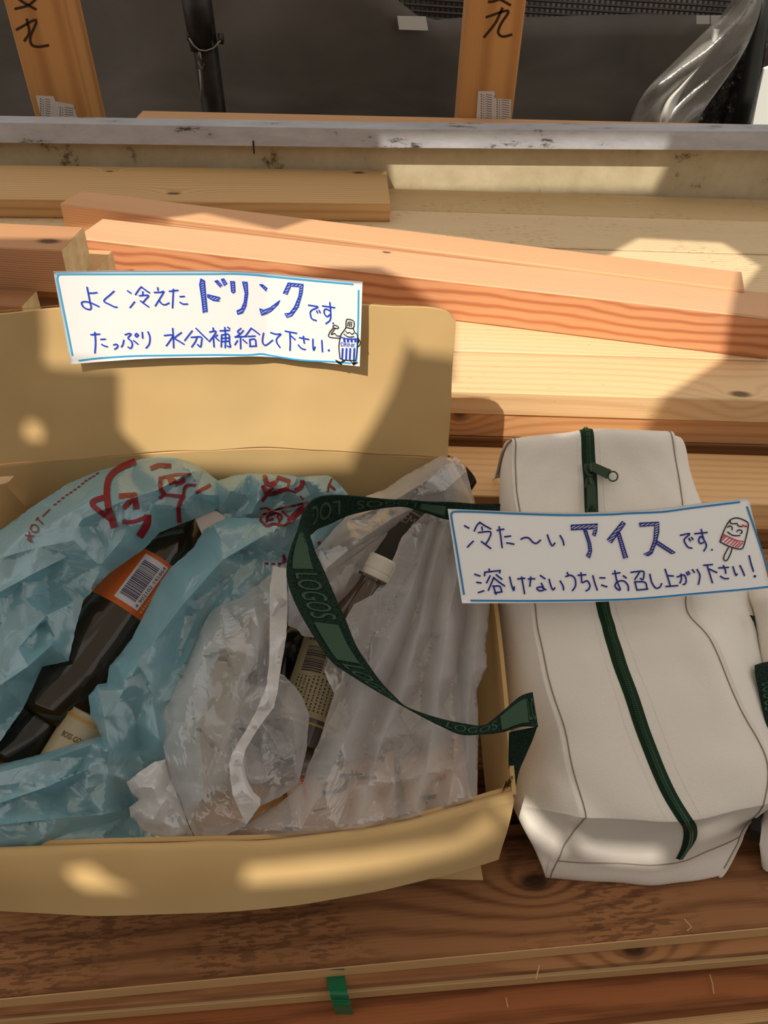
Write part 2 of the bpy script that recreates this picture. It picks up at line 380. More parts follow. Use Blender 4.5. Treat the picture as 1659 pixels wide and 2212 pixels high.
v, f, nr, nc = gridmesh(rows, 5, 5); v, f = shell(v, f, nr, nc, .002); mesh_obj('bright_fold', v, f, mat('bright_plastic', srgb(225,222,215), .3), sh, smooth=True)
mb = MB(); tube(mb, [PY(x,y,2.37) for x, y in ((1370,290),(1385,258),(1430,215),(1490,165),(1560,110),(1610,60))], .003, 6)
mb.build('sheet_edge', mat('bright_plastic_edge', srgb(170,165,158), .4), sh)
dirt = noisy(mat('dark_soil', rough=.95), 60, [(.4, srgb(28,25,22)), (.62, srgb(60,56,50)), (.72, srgb(150,145,135))], bump=1.0)
p = [PY(x, y, 2.5) for x, y in ((1480,330),(1640,330),(1655,100),(1600,100))]
rows = [[p[0].lerp(p[1], s)+Vector((0,.02*math.sin(s*9),0)) for s in (0,.3,.6,1)], [p[0].lerp(p[3],.5).lerp(p[1].lerp(p[2],.5), s)+Vector((0,-.02*math.cos(s*8),0)) for s in (0,.3,.6,1)], [p[3].lerp(p[2], s) for s in (0,.3,.6,1)]]
v, f, nr, nc = gridmesh(rows, 8, 8); v = [q+Vector((0,noise.noise(q*40)*.015,0)) for q in v]; v, f = shell(v, f, nr, nc, .02)
tag(mesh_obj('soil_bank', v, f, dirt, smooth=True, org=p[0]), 'dark rough soil bank seen beyond the clear sheeting', 'soil')
mb = MB(); tube(mb, [PY(1590,300,2.42), PY(1615,200,2.42), PY(1640,60,2.42), PY(1650,-40,2.42)], .022, 16)
tag(mb.build('scaffold_pole', mat('black_pole', srgb(38,38,36), .5), smooth=True, org=PY(1590,300,2.42)), 'thin dark pole at the far right beside the soil bank', 'pole')
mb = MB(); p = [PY(x, y, 2.48) for x, y in ((1615,300),(1760,300),(1760,110),(1652,150))]
mb.box8([p[0],p[1],p[1]+Vector((0,.02,0)),p[0]+Vector((0,.02,0)),p[3],p[2],p[2]+Vector((0,.02,0)),p[3]+Vector((0,.02,0))])
tag(mb.build('white_panel', mat('white_board', srgb(235,235,228), .7), org=p[0]), 'bright white panel at the far right edge beyond the dark pole', 'panel')

# dark scaffold upright with clamp and tie wire
st = thing('scaffold_upright', PZ(450,300,-.6), 'dark steel scaffold upright with a clamp and tie wire', 'scaffold pole')
yb = 2.36
steel = noisy(mat('dark_steel', rough=.45, spec=.5, metal=.3), 30, [(.35, srgb(34,30,26)), (.7, srgb(62,54,46))])
a, b = PY(466,265,yb), PY(430,0,yb); dn = (a-b).normalized(); mb = MB(); tube(mb, [a+dn*.7, a, b, b-dn*.3], .031, 24); mb.build('tube', steel, st, smooth=True)
mb = MB(); a, b = PY(427,15,yb), PY(441,108,yb); tube(mb, [a-dn*.05, a, b], [.036,.037,.034], 24); mb.build('sleeve', steel, st, smooth=True)
for (x, y) in ((410,78),(477,84)):
    mb = MB(); c = PY(x, y, yb-.01); tube(mb, [c+Vector((-.006,0,0)), c+Vector((.006,0,0))], .012, 10)
    mb.build('clamp_bolt', steel, st, smooth=True)
mb = MB(); c = PY(399,0,yb-.02); tube(mb, [c+Vector((0,0,.08)), c+Vector((.01,0,.03)), c+Vector((.018,0,-.012)), c+Vector((.05,0,-.02))], [.014,.014,.012,.008], 10); mb.build('clamp_lever', steel, st, smooth=True)
mb = MB(); tube(mb, [PY(x,y,yb-.036) for x, y in ((408,82),(418,98),(430,108),(445,110),(462,104),(476,88))], .0022, 6)
tube(mb, [PY(x,y,yb-.036) for x, y in ((430,112),(428,135),(436,150),(441,140),(434,125),(432,112))], .0018, 6)
tube(mb, [PY(x,y,yb-.036) for x, y in ((431,150),(434,185),(433,215))], .0025, 6)
mb.build('tie_wire', mat('dull_wire', srgb(150,138,122), .45, metal=.4), st, smooth=True)

# timber posts with marker lettering and stapled slips
postm = wood('post_wood', (196,142,84), (150,98,52), rings=2.2, contrast=.9, wav=.6)
def post(cx0, cx1, cxb0, cxb1, side, strokes, slips, label, loc):
    Y = 1.80
    a, b = PY(cx0, 0, Y), PY(cx1, 0, Y); c, d = PY(cxb0, 265, Y), PY(cxb1, 265, Y)
    up = ((a+b)/2-(c+d)/2).normalized(); wd = ((b-a).length + (d-c).length)/2; base = (c+d)/2
    x = Vector((1,0,0)); x = (x - up*x.dot(up)).normalized(); y = up.cross(x)
    t = thing('timber_post', base - up*((base.z+.11)/up.z) + y*.05, label, 'post', 'timber posts behind the gate')
    L0 = -(base.z+.11)/up.z; L1 = .75; w2 = wd/2; e = .003
    pr = [(-w2+e,0),(w2-e,0),(w2,e),(w2,.105-e),(w2-e,.105),(-w2+e,.105),(-w2,.105-e),(-w2,e)]
    v = []; f = []
    # grain along local x of mesh object: build a rotated child
    M = Matrix((up, x, -y)).transposed()     # local X=up
    for s in (L0, L1):
        for (p, q) in pr: v.append((s, p, -q))
    for k in range(8): f.append((k, (k+1)%8, 8+(k+1)%8, 8+k))
    f.append(tuple(reversed(range(8)))); f.append(tuple(range(8,16)))
    me = bpy.data.meshes.new('shaft'); me.from_pydata(v, [], f); me.materials.append(postm)
    o = bpy.data.objects.new('shaft', me); COL.objects.link(o); o.parent = t
    o.matrix_local = Matrix.Translation(base - t.location) @ M.to_4x4()
    fn = lambda px, py, h: on(base, -y, px, py, h)
    if fn(0,0,.01).y > fn(0,0,0).y: fn = lambda px, py, h: on(base, y, px, py, h)
    m2 = MB()
    for s in strokes: ink(m2, fn, s, 5.5, .0006)
    m2.build('marker_lettering', mat('marker_black', srgb(52,30,16), .5), t)
    for sl_ in slips:
        m3 = MB(); prism(m3, fn, sl_, .0002, .0012); m3.build('paper_slip', mat('slip_paper', srgb(205,196,188), .7), t)
    m4 = MB(); 
    for (x0, y0, x1, y1) in SL_TXT[side]:
        yy = y0; 
        while yy < y1:
            dot(m4, fn, x0+2, yy, 1.6, .0015, 6); dot(m4, fn, x0+7, yy+1.5, 1.3, .0015, 6); ink(m4, fn, [(x0+12, yy), (x1, yy+2)], 1.4, .0015, False); yy += 5
    m4.build('slip_print', mat('slip_ink', srgb(110,100,95), .7), t)
    return t
SL_TXT = {0: [(86,214,108,262),(128,232,158,262)], 1: [(1038,204,1062,262),(1072,216,1100,262)]}
post(8, 132, 78, 196, 0, [[(78,-2),(60,12),(33,19)],[(40,-2),(55,8),(77,20)],[(36,64),(78,43),(66,78),(68,96),(82,101),(104,98)],[(58,42),(63,70),(53,88)]],
     [[(77,206),(116,208),(120,219),(120,266),(91,266)],[(120,219),(158,226),(171,266),(120,266)]],
     'orange timber post at the left with black marker character and torn paper slip', None)
post(1013, 1134, 985, 1108, 1, [[(1080,-2),(1066,3),(1056,4)],[(1080,-1),(1092,5),(1102,11)],[(1051,37),(1098,23),(1083,50),(1076,70),(1086,79),(1105,75)],[(1085,18),(1070,50),(1046,80)]],
     [[(1033,197),(1068,197),(1070,203),(1066,210),(1072,213),(1072,265),(1028,265)],[(1072,213),(1105,215),(1102,265),(1072,265)]],
     'orange timber post at the right of centre with black marker character and paper slip', None)

# truck side gate
gt = thing('side_gate', (0.1,1.74,-.11), 'truck side gate with white painted lip and beige stained inner panel', 'side gate')
yA = 1.705
lipm = noisy(mat('white_paint', rough=.35, spec=.5), 9, [(.36, srgb(70,70,72)), (.41, srgb(172,174,182)), (.7, srgb(198,200,208))], stretch=(1,3,3), detail=8, rough_n=.75)
pan = noisy(mat('beige_paint', rough=.5), 14, [(.33, srgb(110,88,58)), (.40, srgb(192,177,144)), (.7, srgb(214,200,168))], stretch=(1,1,1.0), detail=8, rough_n=.7)
def zline(pxs, Y):   # heights along the beam
    return [PY(px, py, Y) for px, py in pxs]
lo = zline([(-400,301),(0,308),(830,319),(1659,325),(2100,329)], 1.68); hi = zline([(-400,259),(0,265),(830,279),(1659,284),(2100,288)], 1.68)
mb = MB()
for i in range(4):
    mb.box8([lo[i], lo[i+1], lo[i+1]+Vector((0,.05,0)), lo[i]+Vector((0,.05,0)), hi[i], hi[i+1], hi[i+1]+Vector((0,.05,0)), hi[i]+Vector((0,.05,0))])
mb.build('gate_lip', lipm, gt)
mb = MB()
for i in range(4):
    a, b = lo[i]+Vector((0,.028,0)), lo[i+1]+Vector((0,.028,0)); k = Vector((0,.02,0))
    a0, b0 = Vector((a.x,a.y,-.11)), Vector((b.x,b.y,-.11))
    mb.box8([a0,b0,b0+k,a0+k,a,b,b+k,a+k])
mb.build('gate_panel', pan, gt)
for k, px in enumerate((548,)):
    m2 = MB(); p = PY(px, 318, 1.679); m2.box8([p+Vector(q) for q in ((-.0015,-.001,-.012),(.0015,-.001,-.012),(.0015,0,-.012),(-.0015,0,-.012),(-.0015,-.001,.012),(.0015,-.001,.012),(.0015,0,.012),(-.0015,0,.012))])
    m2.build('lip_seam', bedm, gt)

# ------------------------------------------------------------------ lumber
pale = (238,214,164); 
def WD(n, l, d, **k): return wood(n, l, d, **k)
Zf = .271
bp_ = {}
specs = [  # front edge Y, back Y, light, dark, knots, label
 (.915, 1.02, (234,198,150), (204,160,112), [kloc((-1.2,.915,Zf),(1.9,.915,Zf),1600,850,Zf)+(.010,)], 'pale lumber plank at the front edge of the upper layer with a forked dark knot'),
 (1.022,1.19, (238,205,160), (212,172,126), [kloc((-1.2,1.022,Zf),(1.9,1.022,Zf),1408,728,Zf)+(.010,)], 'pale planed plank with a small brown knot, second from the front of the upper layer'),
 (1.193,1.405,(230,203,162), (204,172,130), [], 'pale plank dusted with sawdust passing under the crossing pink timbers'),
 (1.408,1.57, (222,196,156), (192,162,122), [], 'pale stained plank between the pink timbers and the truck gate'),
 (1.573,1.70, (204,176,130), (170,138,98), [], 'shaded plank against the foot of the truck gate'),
]
for i, (y0, y1, l, d, kn, lab) in enumerate(specs):
    m = WD('pale_wood_%d' % i, l, d, rings=7+2*i, knots=kn, contrast=.7, stain=((150,110,70), 9, .60) if i > 1 else ((160,120,80), 9, .68))
    plank('lumber_plank', (-1.2, y0, Zf - (.0 if i % 2 else .001)), (1.9, y0, Zf - (.0 if i % 2 else .001)), y1-y0-.002, .034, m, lab, 'pale planks of the upper layer')
# lower board below the front edge, two square timbers, filler
mB1 = WD('pink_wood_front', (214,162,112), (176,118,76), rings=9, knots=[(kloc((-1.2,.918,.236),(1.9,.918,.236),993,940,.22)[0],.004,.010)], contrast=.9)
plank('lumber_plank', (-1.2,.918,.236), (1.9,.918,.236), .78, .036, mB1, 'pinkish board edge with a round knot beside the raised cardboard flap', 'boards of the pile')
mA = WD('plank_a', (228,186,132), (196,148,98), rings=8, contrast=.8, wav=.5)
a = PZ(970,1090,.20); b = PZ(1659,1070,.20)
yA0 = (a.y+b.y)/2
plank('lumber_plank', (-1.2, yA0, .20), (1.9, yA0, .20), .895-yA0, .04, mA, 'light smooth plank between the dark gap and the white cooler bag', 'boards of the pile')
mD = WD('brown_wood', (150,104,62), (98,60,32), rings=10, contrast=1.0, fuzz=.5)
plank('lumber_plank', (.30,.655,.135), (1.9,.655,.135), .13, .03, WD('brown_wood_r', (176,128,82), (128,86,50), rings=10, contrast=1.0), 'brown weathered plank seen at the right edge beyond the ice sign', 'boards of the pile')
plank('lumber_plank', (-1.2,.64,.085), (1.9,.64,.085), .13, .03, mD, 'dark low board supporting the cooler bag and carton from behind', 'boards of the pile')
plank('lumber_plank', (-1.2,.52,.040), (1.9,.52,.040), .115, .035, mD, 'dark low board behind the wide brown front plank', 'boards of the pile')
for (x0, y0, y1, zt, zb, lab) in ((-1.2,.50,1.69,-.001,-.109,'broad dark timber at the bottom of the pile on the truck bed'),(-1.2,.918,1.69,.1995,.0,'thick timber under the pale upper planks'),(-1.2,yA0,.893,.1595,.0,'brown timber under the light plank beside the cooler bag'),
    (-1.2,.64,.768,.0545,.0,'dark timber packed under the low supporting board'),(.30,.655,.768,.1045,.086,'short packing board under the weathered plank at the right edge')):
    plank('lumber_block', (x0,y0,zt), (1.9,y0,zt), y1-y0, zt-zb-.0005, mD, lab, 'boards of the pile')
# near planks at the foot of the frame
darkw = dict(rings=4, contrast=1.1, fuzz=.55, wav=1.6, rough=.8)
def edgepts(pl, pr, z):
    a, b = PZ(*pl, z), PZ(*pr, z); d = (b-a); return a-d*.6, b+d*.6
knot1 = PZ(1155,1905,0)
A, B = edgepts((0,2157),(1659,2003), 0.0)
c = (A+B)/2; x = (B-A).normalized(); yv = Vector((0,0,1)).cross(x)
kl = ((knot1-c).dot(x), (knot1-c).dot(yv))
near = (PZ(1130,1812,0)-A).dot(yv)
m1 = WD('rough_dark_plank', (164,114,74), (96,58,36), knots=[(kl[0], kl[1], .012)], stain=((70,42,26), 7, .52), **darkw)
plank('rough_plank', A, B, near, .017, m1, 'wide rough dark brown plank with a big cracked knot carrying carton and cooler bag', 'rough planks at the front', bevel=.001)
edgew = WD('pale_edge', (222,178,124), (188,140,92), rings=60, contrast=.8, wav=.3)
def strip(A, B, y0, z0, wd, th, m, label):
    x = (B-A).normalized(); yv = Vector((0,0,1)).cross(x)
    return plank('edge_strip', A+yv*y0+Vector((0,0,z0)), B+yv*y0+Vector((0,0,z0)), wd, th, m, label, 'rough planks at the front', bevel=.0008)
# second plank just below, third, fourth
A2, B2 = edgepts((0,2191),(1659,2052), -.0175)
m2 = WD('rough_dark_plank_b', (178,128,84), (118,70,42), knots=[(.23,.01,.010)], **darkw)
plank('rough_plank', A2, B2, .15, .012, m2, 'narrow ledge of a rough plank below the wide plank, crossed by the green band', 'rough planks at the front', bevel=.002)
A3, B3 = edgepts((0,2200),(1659,2064), -.030)
plank('rough_plank', A3, B3, .145, .0275, WD('pale_round', (216,178,124), (182,140,92), rings=30, contrast=.7, wav=.3), 'pale round-edged board under the narrow rough ledge', 'rough planks at the front', bevel=.007)
A4, B4 = edgepts((0,2330),(1659,2162), -.0585)
m4 = WD('rough_dark_plank_c', (168,104,62), (86,44,24), knots=[], **darkw)
plank('rough_plank', A4, B4, .16, .0215, m4, 'dark reddish plank in the lower right corner under the pale board', 'rough planks at the front', bevel=.001)
A5, B5 = edgepts((0,2390),(1659,2205), -.081)
plank('rough_plank', A5, B5, .17, .026, edgew, 'lowest pale board peeking out at the bottom right corner', 'rough planks at the front', bevel=.001)
# pale sawn faces of the wide plank and of the dark plank
def face_strip(A, B, th, m, par_label, y=-.0012):
    x = (B-A).normalized(); yv = Vector((0,0,1)).cross(x)
    return plank('edge_batten', A+yv*y, B+yv*y, .0012, th, m, par_label, 'rough planks at the front', bevel=.0001)
for oo, (A_, B_, th) in zip([o for o in bpy.data.objects if o.name.startswith('rough_plank')][:1], [(A, B, .0165)]):
    e = face_strip(A_, B_, th, edgew, None); e.name = 'sawn_edge'
    for k in ('label','category','group'):
        if k in e: del e[k]
    mw = e.matrix_world.copy(); e.parent = oo; e.matrix_parent_inverse = Matrix.Identity(4); e.matrix_local = oo.matrix_world.inverted() @ mw
# straw slivers
sm = mat('sliver', srgb(214,178,128), .7)
for i, (pts, z) in enumerate((([(1478,1985),(1494,2003),(1484,2010)],.001),([(1533,2105),(1539,2125),(1542,2147)],-.057),([(1093,2155),(1097,2176)],-.056),([(1165,2085),(1158,2115)],-.015))):
    mb = MB(); tube(mb, [PZ(x,y,z+.002) for x, y in pts], .0006, 5)
    tag(mb.build('wood_sliver', sm, org=PZ(*pts[0],z)), ['thin bent wood sliver on the wide plank near its right edge','pale upright sliver on the dark plank at lower right','tiny sliver below the pale board left of centre','short sliver hanging on the ledge right of the green band'][i], 'sliver', 'wood slivers')
# green packing band round the lower planks
bandm = mat('green_band', srgb(20,112,72), .3, .5)
pts = [PZ(724,2094,-.0015), PZ(724,2098,-.0165), PZ(728,2128,-.0155), PZ(733,2150,-.0165), PZ(735,2158,-.030), PZ(738,2170,-.033), PZ(744,2190,-.056)]
rows = [[p+Vector((-.0085,-.0008,.0008)), p+Vector((0,-.0010,.0010)), p+Vector((.0085,-.0008,.0008))] for p in pts]
v, f, nr, nc = gridmesh(rows, 2, 6); v, f = shell(v, f, nr, nc, -.0006)
tag(mesh_obj('packing_band', v, f, bandm, org=pts[0]), 'green plastic packing band strapped over the lower planks', 'packing band')

# left long board behind, crossing pink timbers, cut ends at left
La = PZ(-500,405,.304)
a, b = PZ(-200,428,.304), PZ(843,440,.304)
mL = WD('tan_board', (206,168,116), (168,126,80), rings=9, knots=[kloc(a,b,375,418,.304)+(.009,), kloc(a,b,775,373,.304)+(.009,), kloc(a,b,237,370,.304)+(.006,)], contrast=.9, wav=.4)
plank('lumber_board', a, b, 1.70-max(a.y,b.y), .0325, mL, 'long tan board with small knots lying against the gate at upper left', 'loose timbers on the pile')
# timber D1 (rear) and D2 (front): pink, crossing diagonally
z1 = .331
a, b = PZ(165,513,z1), PZ(1690,690,z1); a2 = PZ(172,458,z1)
wD2 = abs((a2-a).dot(Vector((0,0,1)).cross((b-a).normalized())))
mD2 = WD('pink_timber', (226,180,140), (202,146,108), rings=26, knots=[kloc(a,b,835,545,z1)+(.005,)], contrast=1.25, wav=1.0)
plank('lumber_beam', a, b, .085, .060, mD2, 'thick pink timber with bold curved grain crossing diagonally in front', 'loose timbers on the pile', bevel=.002)
D2 = bpy.context.scene.objects[-1] if False else [o for o in bpy.data.objects if o.name.startswith('lumber_beam')][-1]
m_ = MB(); L_ = (b-a).length/2; m_.box8([Vector(q) for q in ((-L_+.002,-.0008,-.0575),(L_-.002,-.0008,-.0575),(L_-.002,0,-.0575),(-L_+.002,0,-.0575),(-L_+.002,-.0008,-.0025),(L_-.002,-.0008,-.0025),(L_-.002,0,-.0025),(-L_+.002,0,-.0025))])
q_ = m_.build('sawn_face', WD('sunlit_orange_grain', (224,160,116), (172,98,62), rings=9, contrast=1.25, wav=2.0, fuzz=.2)); q_.parent = D2; q_.location = (0,0,0)  # bold grain, with the sunlit face's warmer orange painted into the colour
a, b = PZ(130,440,z1+.004), PZ(1608,627,z1+.004)
d = (b-a).normalized(); yv = Vector((0,0,1)).cross(d)
q = PZ(165,513,z1); off = (q-a).dot(yv)+.087
if off > 0: a, b = a+yv*off, b+yv*off
mD1 = WD('pink_timber_b', (222,172,128), (188,134,94), rings=30, contrast=.6, wav=.4, knots=[kloc(a,b,1130,517,z1)+(.008,)])
plank('lumber_beam', a, b, .068, .0635, mD1, 'square-cut pink timber lying directly behind the bold-grained one', 'loose timbers on the pile', bevel=.002)
# cut ends at left
mE = WD('timber_left', (204,152,110), (140,92,60), rings=40, knots=[kloc(PZ(131,541,.385)+Vector((-.9,.045,0)),PZ(131,541,.385),105,521,.385)+(.011,)], contrast=.8, wav=.3)
endm = noisy(mat('end_grain', rough=.8), 60, [(.3, srgb(196,176,130)), (.7, srgb(222,204,160))])
def cut_end(px_tl, px_bl, z, wd, th, m, label, skew=0):
    b = PZ(*px_bl, z); a = b + Vector((-.9, .045, 0))
    o = plank('lumber_beam', a, b, wd, th, m, label, 'loose timbers on the pile', bevel=.0015)
    L_ = (b-a).length/2; e = .001; m_ = MB()
    m_.box8([Vector(q) for q in ((L_,e,-th+e),(L_+.0008,e,-th+e),(L_+.0008,wd-e,-th+e),(L_,wd-e,-th+e),(L_,e,-e),(L_+.0008,e,-e),(L_+.0008,wd-e,-e),(L_,wd-e,-e))])
    q = m_.build('sawn_end', endm); q.parent = o
    return o
cut_end(None, (131,541), .385, .085, .060, mE, 'cut end of a brown timber with a dark oval knot at the left edge')
cut_end(None, (205,585), .331, .075, .045, WD('timber_left_b', (222,176,124), (188,138,92), rings=45, contrast=.8, wav=.3), 'lower short timber whose pale cut end shows under the knotted one')
cut_end(None, (45,662), .331, .05, .05, WD('timber_left_c', (170,122,82), (120,78,48), rings=40, contrast=.8, wav=.3), 'dark timber end just above the left corner of the cardboard flap')
# thin board lying on top of the gate
a, b = PZ(300,268,.392), PZ(2000,277,.390)
A_ = PY(300,277,1.70); B_ = PY(1659,286,1.70)
plank('lumber_board', (PY(290,268,1.72).x, 1.735, PY(800,271,1.735).z), (1.9, 1.735, PY(1659,276,1.735).z), .06, .02, WD('gate_board', (206,160,118), (176,128,88), rings=30, contrast=.6), 'thin pinkish board laid along the top behind the white gate lip', 'loose timbers on the pile')
# ------------------------------------------------------------------ cardboard carton
cb = mat('cardboard', srgb(208,172,120), .8, .15)
noisy(cb, 5, [(.3, srgb(202,166,112)), (.7, srgb(218,184,130))], detail=6, bump=.12)
cbf = mat('cardboard_flute', srgb(196,164,112), .9)
box = thing('cardboard_box', (-.12,.45,.02), 'open brown cardboard box holding bags of drinks, its back flap raised', 'cardboard box')
rim_f = [(-120,1836),(0,1838),(200,1831),(400,1826),(600,1820),(800,1798),(950,1762),(1060,1728),(1106,1716)]
bot_f = [(-120,1955),(0,1958),(150,1968),(300,1968),(560,1956),(800,1918),(950,1884),(1050,1856),(1074,1848)]
top = [Q(x, y, 0) for x, y in rim_f]
bot = [PZ(x, y, z_) for (x, y), z_ in zip(bot_f, (.075,.078,.082,.085,.085,.08,.07,.062,.06))]
mid = [a.lerp(b, .45) + Vector((0,-.005,.006)) for a, b in zip(top, bot)]
lip = [a + Vector((0,-.003,.0015)) + (b-a)*.08 for a, b in zip(top, mid)]
sheet('front_flap', [top, lip, mid, bot], cb, box, .004, 6, 5, wob=.0012)
DN = -MN
inb = [p + DN*.125*(.62 if i > 0 else .62) + Vector((0,.012,0)) for i, p in enumerate(top)]
inb = [Vector((p.x, p.y, max(p.z, .012+.38*max(0,p.y-.40)))) for p in inb]
sheet('front_wall', [[p+Vector((0,.004,-.0005)) for p in inb], [p+Vector((0,.004,-.0005)) for p in top]], cb, box, .004, 6, 3)
rim_r = [(1106,1716),(1097,1610),(1086,1480),(1070,1330),(1052,1220),(1020,1100),(968,988)]
rr = [Q(x, y, 0) for x, y in rim_r]
rb = [p + DN*(.078+.055*i/6) - Vector((.012,0,0)) for i, p in enumerate(rr)]
sheet('side_wall', [rr, [a.lerp(b,.5)+Vector((.002,0,0)) for a, b in zip(rr, rb)], rb], cb, box, .004, 6, 4)
rim_l = [(-120,1836),(-130,1600),(-95,1350),(-60,1180),(-18,1012)]
rl = [Q(x, y, 0) for x, y in rim_l]
lb = [p + DN*(.078+.055*i/4) + Vector((.01,0,0)) for i, p in enumerate(rl)]
sheet('side_wall', [lb, rl], cb, box, .004, 6, 4)
fold = lambda px: -.011*math.exp(-abs(px-578)/130.0)
cre = [(-160,1020),(-18,1006),(150,990),(350,975),(470,969),(578,966),(700,971),(830,979),(966,986)]
ct = [FL(x, y, fold(x)) for x, y in cre]
bk = [Vector((p.x*.97, p.y+.005, .125)) for p in ct]
sheet('back_wall', [ct, [a.lerp(b,.5) for a, b in zip(ct, bk)], bk], cb, box, .004, 5, 4)
sheet('bottom', [[Vector((p.x, .410, .012)) for p in (rb[0].lerp(lb[0], t) for t in (0,.33,.66,1))], [Vector((p.x, .735, .13)) for p in (rb[-1].lerp(lb[-1], t) for t in (0,.33,.66,1))]], cb, box, .004, 4, 4)
tp = [(-160,678),(0,674),(120,663),(300,655),(450,652),(578,651),(700,655),(830,660),(952,667),(983,690)]
cre2 = [(-160,1018),(-18,1003),(120,990),(300,976),(450,968),(578,964),(690,968),(820,976),(930,983),(966,985)]
rows = []
for k, s in enumerate((0,.25,.5,.75,1)):
    rows.append([FL(a[0]+(b[0]-a[0])*s, a[1]+(b[1]-a[1])*s, fold(a[0])*(.6+.4*s)-.004*math.sin(math.pi*s)) for a, b in zip(tp, cre2)])
sheet('back_flap', rows, cb, box, .004, 6, 5, wob=.002)
# fluting on the cut top edge of the flap, and the torn front right corner
mb = MB()
q = catmull([FL(x, y+1, fold(x)) for x, y in tp[:-1]], 60)
zz = [Vector(p) + FN*(-.0006-.0028*(i % 2)) + Vector((0,0,.0012)) for i, p in enumerate(q)]
tube(mb, zz, .00035, 4); o = mb.build('fluted_edge', cbf, box); o['kind'] = 'stuff'
mb = MB()
for r_ in range(3):
    pts = [Q(1084+i*3.2+r_*3, 1712-r_*8-(i % 2)*9 - i*2.5, .002+.001*r_) for i in range(7)]
    for i in range(len(pts)-1):
        p, q_ = pts[i], pts[i+1]; d_ = DN*.012
        mb.add([p, q_, q_+d_, p+d_], [(0,1,2,3)])
mb.build('torn_corner', cbf, box)
rows = [[PZ(x,y,z) for x,y,z in ((1028,1852,.058),(1050,1835,.062),(1074,1815,.07))], [PZ(x,y,z) for x,y,z in ((1026,1866,.050),(1048,1866,.048),(1072,1850,.054))]]
sheet('torn_ply', rows, cb, box, .0006, 4, 4)
rows = [[Q(x,y,h) for x,y,h in ((-60,1040,-.002),(0,1030,.0),(32,1028,.003))], [Q(x,y,h) for x,y,h in ((-60,1052,-.004),(0,1047,-.004),(20,1040,-.002))]]
sheet('torn_ply', rows, mat('bare_ply', srgb(232,196,150), .9), box, .001, 4, 4)
mb = MB(); pts = [PZ(x,y,z)+Vector((0,-.004,.002)) for x,y,z in ((-60,1884,.09),(0,1892,.088),(60,1903,.082),(130,1906,.08),(200,1904,.08),(262,1908,.079))]

# ------------------------------------------------------------------ hand-lettered cards
paper = mat('card_paper', srgb(248,246,245), .55, .25)
inkb = mat('blue_pen', srgb(30,70,205), .4); inkd = mat('navy_pen', srgb(18,32,130), .4)
blk = mat('black_pen', srgb(16,16,20), .4); cyan = mat('sky_blue_line', srgb(60,176,232), .5); cyand = mat('blue_line', srgb(30,130,190), .5); red = mat('red_pen', srgb(205,40,60), .5)
def bigletter(mb, fn, tr, P, lift, wd):
    P = [tr(p) for p in P]
    ink(mb, fn, P+[P[0]], wd, lift, False)
    xs = [p[0] for p in P]; ys = [p[1] for p in P]
    c = min(ys)-20
    while c < max(ys)+40:   # hatch lines y = c - .45 (x-x0)
        hit = []
        for i in range(len(P)):
            (x1,y1),(x2,y2) = P[i], P[(i+1)%len(P)]
            f1 = y1+.55*(x1-xs[0])-c; f2 = y2+.55*(x2-xs[0])-c
            if f1*f2 < 0:
                t = f1/(f1-f2); hit.append((x1+(x2-x1)*t, y1+(y2-y1)*t))
        hit.sort()
        for a, b in zip(hit[::2], hit[1::2]): ink(mb, fn, [a, b], wd*.8, lift, False)
        c += 5.2
def build_card(name, label, fn, top_, bot_, org):
    t = thing(name, org, label, 'sign')
    sheet2('paper', fn, top_, bot_, paper, t); return t
f1 = lambda x, y, h: FL(x, y, .012 + .9*fold(x) + .006*max(0,(x-600)/180.0)**2 + .004*max(0,(230-x)/115.0)**2 + h)
c1 = build_card('drink_sign', 'white card with blue handwriting and a smiling bottle, propped on the cardboard flap', f1,
   [(115,587),(230,585),(350,584.5),(450,584),(560,588),(650,597),(783,609)], [(152,787),(250,779),(350,773.5),(460,772),(563,770),(650,778),(777,791.5)], FL(450,700,.012))
A5_ = lambda p: (110+p[0]/4.74, 570+p[1]/4.74); A6 = lambda p: (440+p[0]/4.74, 570+p[1]/4.74)
L = .0008
mb = MB()
for s in ([(368,238),(380,300),(400,400),(410,440),(403,463),(380,465),(335,445),(312,405),(325,388),(370,388),(430,408),(490,437)],[(388,298),(430,298),(470,293)],
 [(645,278),(600,320),(540,378),(600,415),(650,440),(675,442)],[(783,275),(818,300)],[(855,388),(830,420),(808,447)],[(925,235),(900,260),(863,315)],[(925,235),(970,270),(1008,295)],[(938,283),(940,318)],
 [(903,325),(997,322),(970,360),(940,395)],[(915,378),(950,405),(1000,440)],[(1092,242),(1095,270)],[(1057,292),(1120,290),(1155,283),(1110,360),(1067,430)],[(1105,370),(1130,405),(1165,418),(1208,400)],
 [(1210,280),(1300,270)],[(1253,258),(1248,350),(1243,450)],[(1320,335),(1365,332)],[(1320,392),(1350,410),(1398,410)],
 [(407,725),(497,718)],[(448,700),(455,810),(448,912)],[(508,773),(555,770)],[(518,823),(545,840),(577,847)],[(640,830),(670,822),(683,840),(672,860),(650,873)],
 [(758,725),(800,712),(818,722),(788,758),(820,790),(832,830),(815,865),(788,850)],[(745,780),(735,825),(720,850)],[(845,785),(890,822)],[(893,730),(877,712),(861,730),(877,748),(893,730)],
 [(933,700),(938,760)],[(992,695),(1012,750),(1005,820),(972,862)],[(1245,660),(1252,760),(1255,860)],[(1160,733),(1245,730),(1215,790),(1180,838)],[(1335,703),(1268,757),(1310,790),(1362,823)],
 [(1445,685),(1410,730),(1368,785)],[(1485,660),(1545,720),(1605,778)],[(1435,752),(1535,748),(1540,800),(1530,850),(1500,825)],[(1495,752),(1475,800),(1440,850)]):
    ink(mb, f1, [A5_(p) for p in s], 3.0, L)
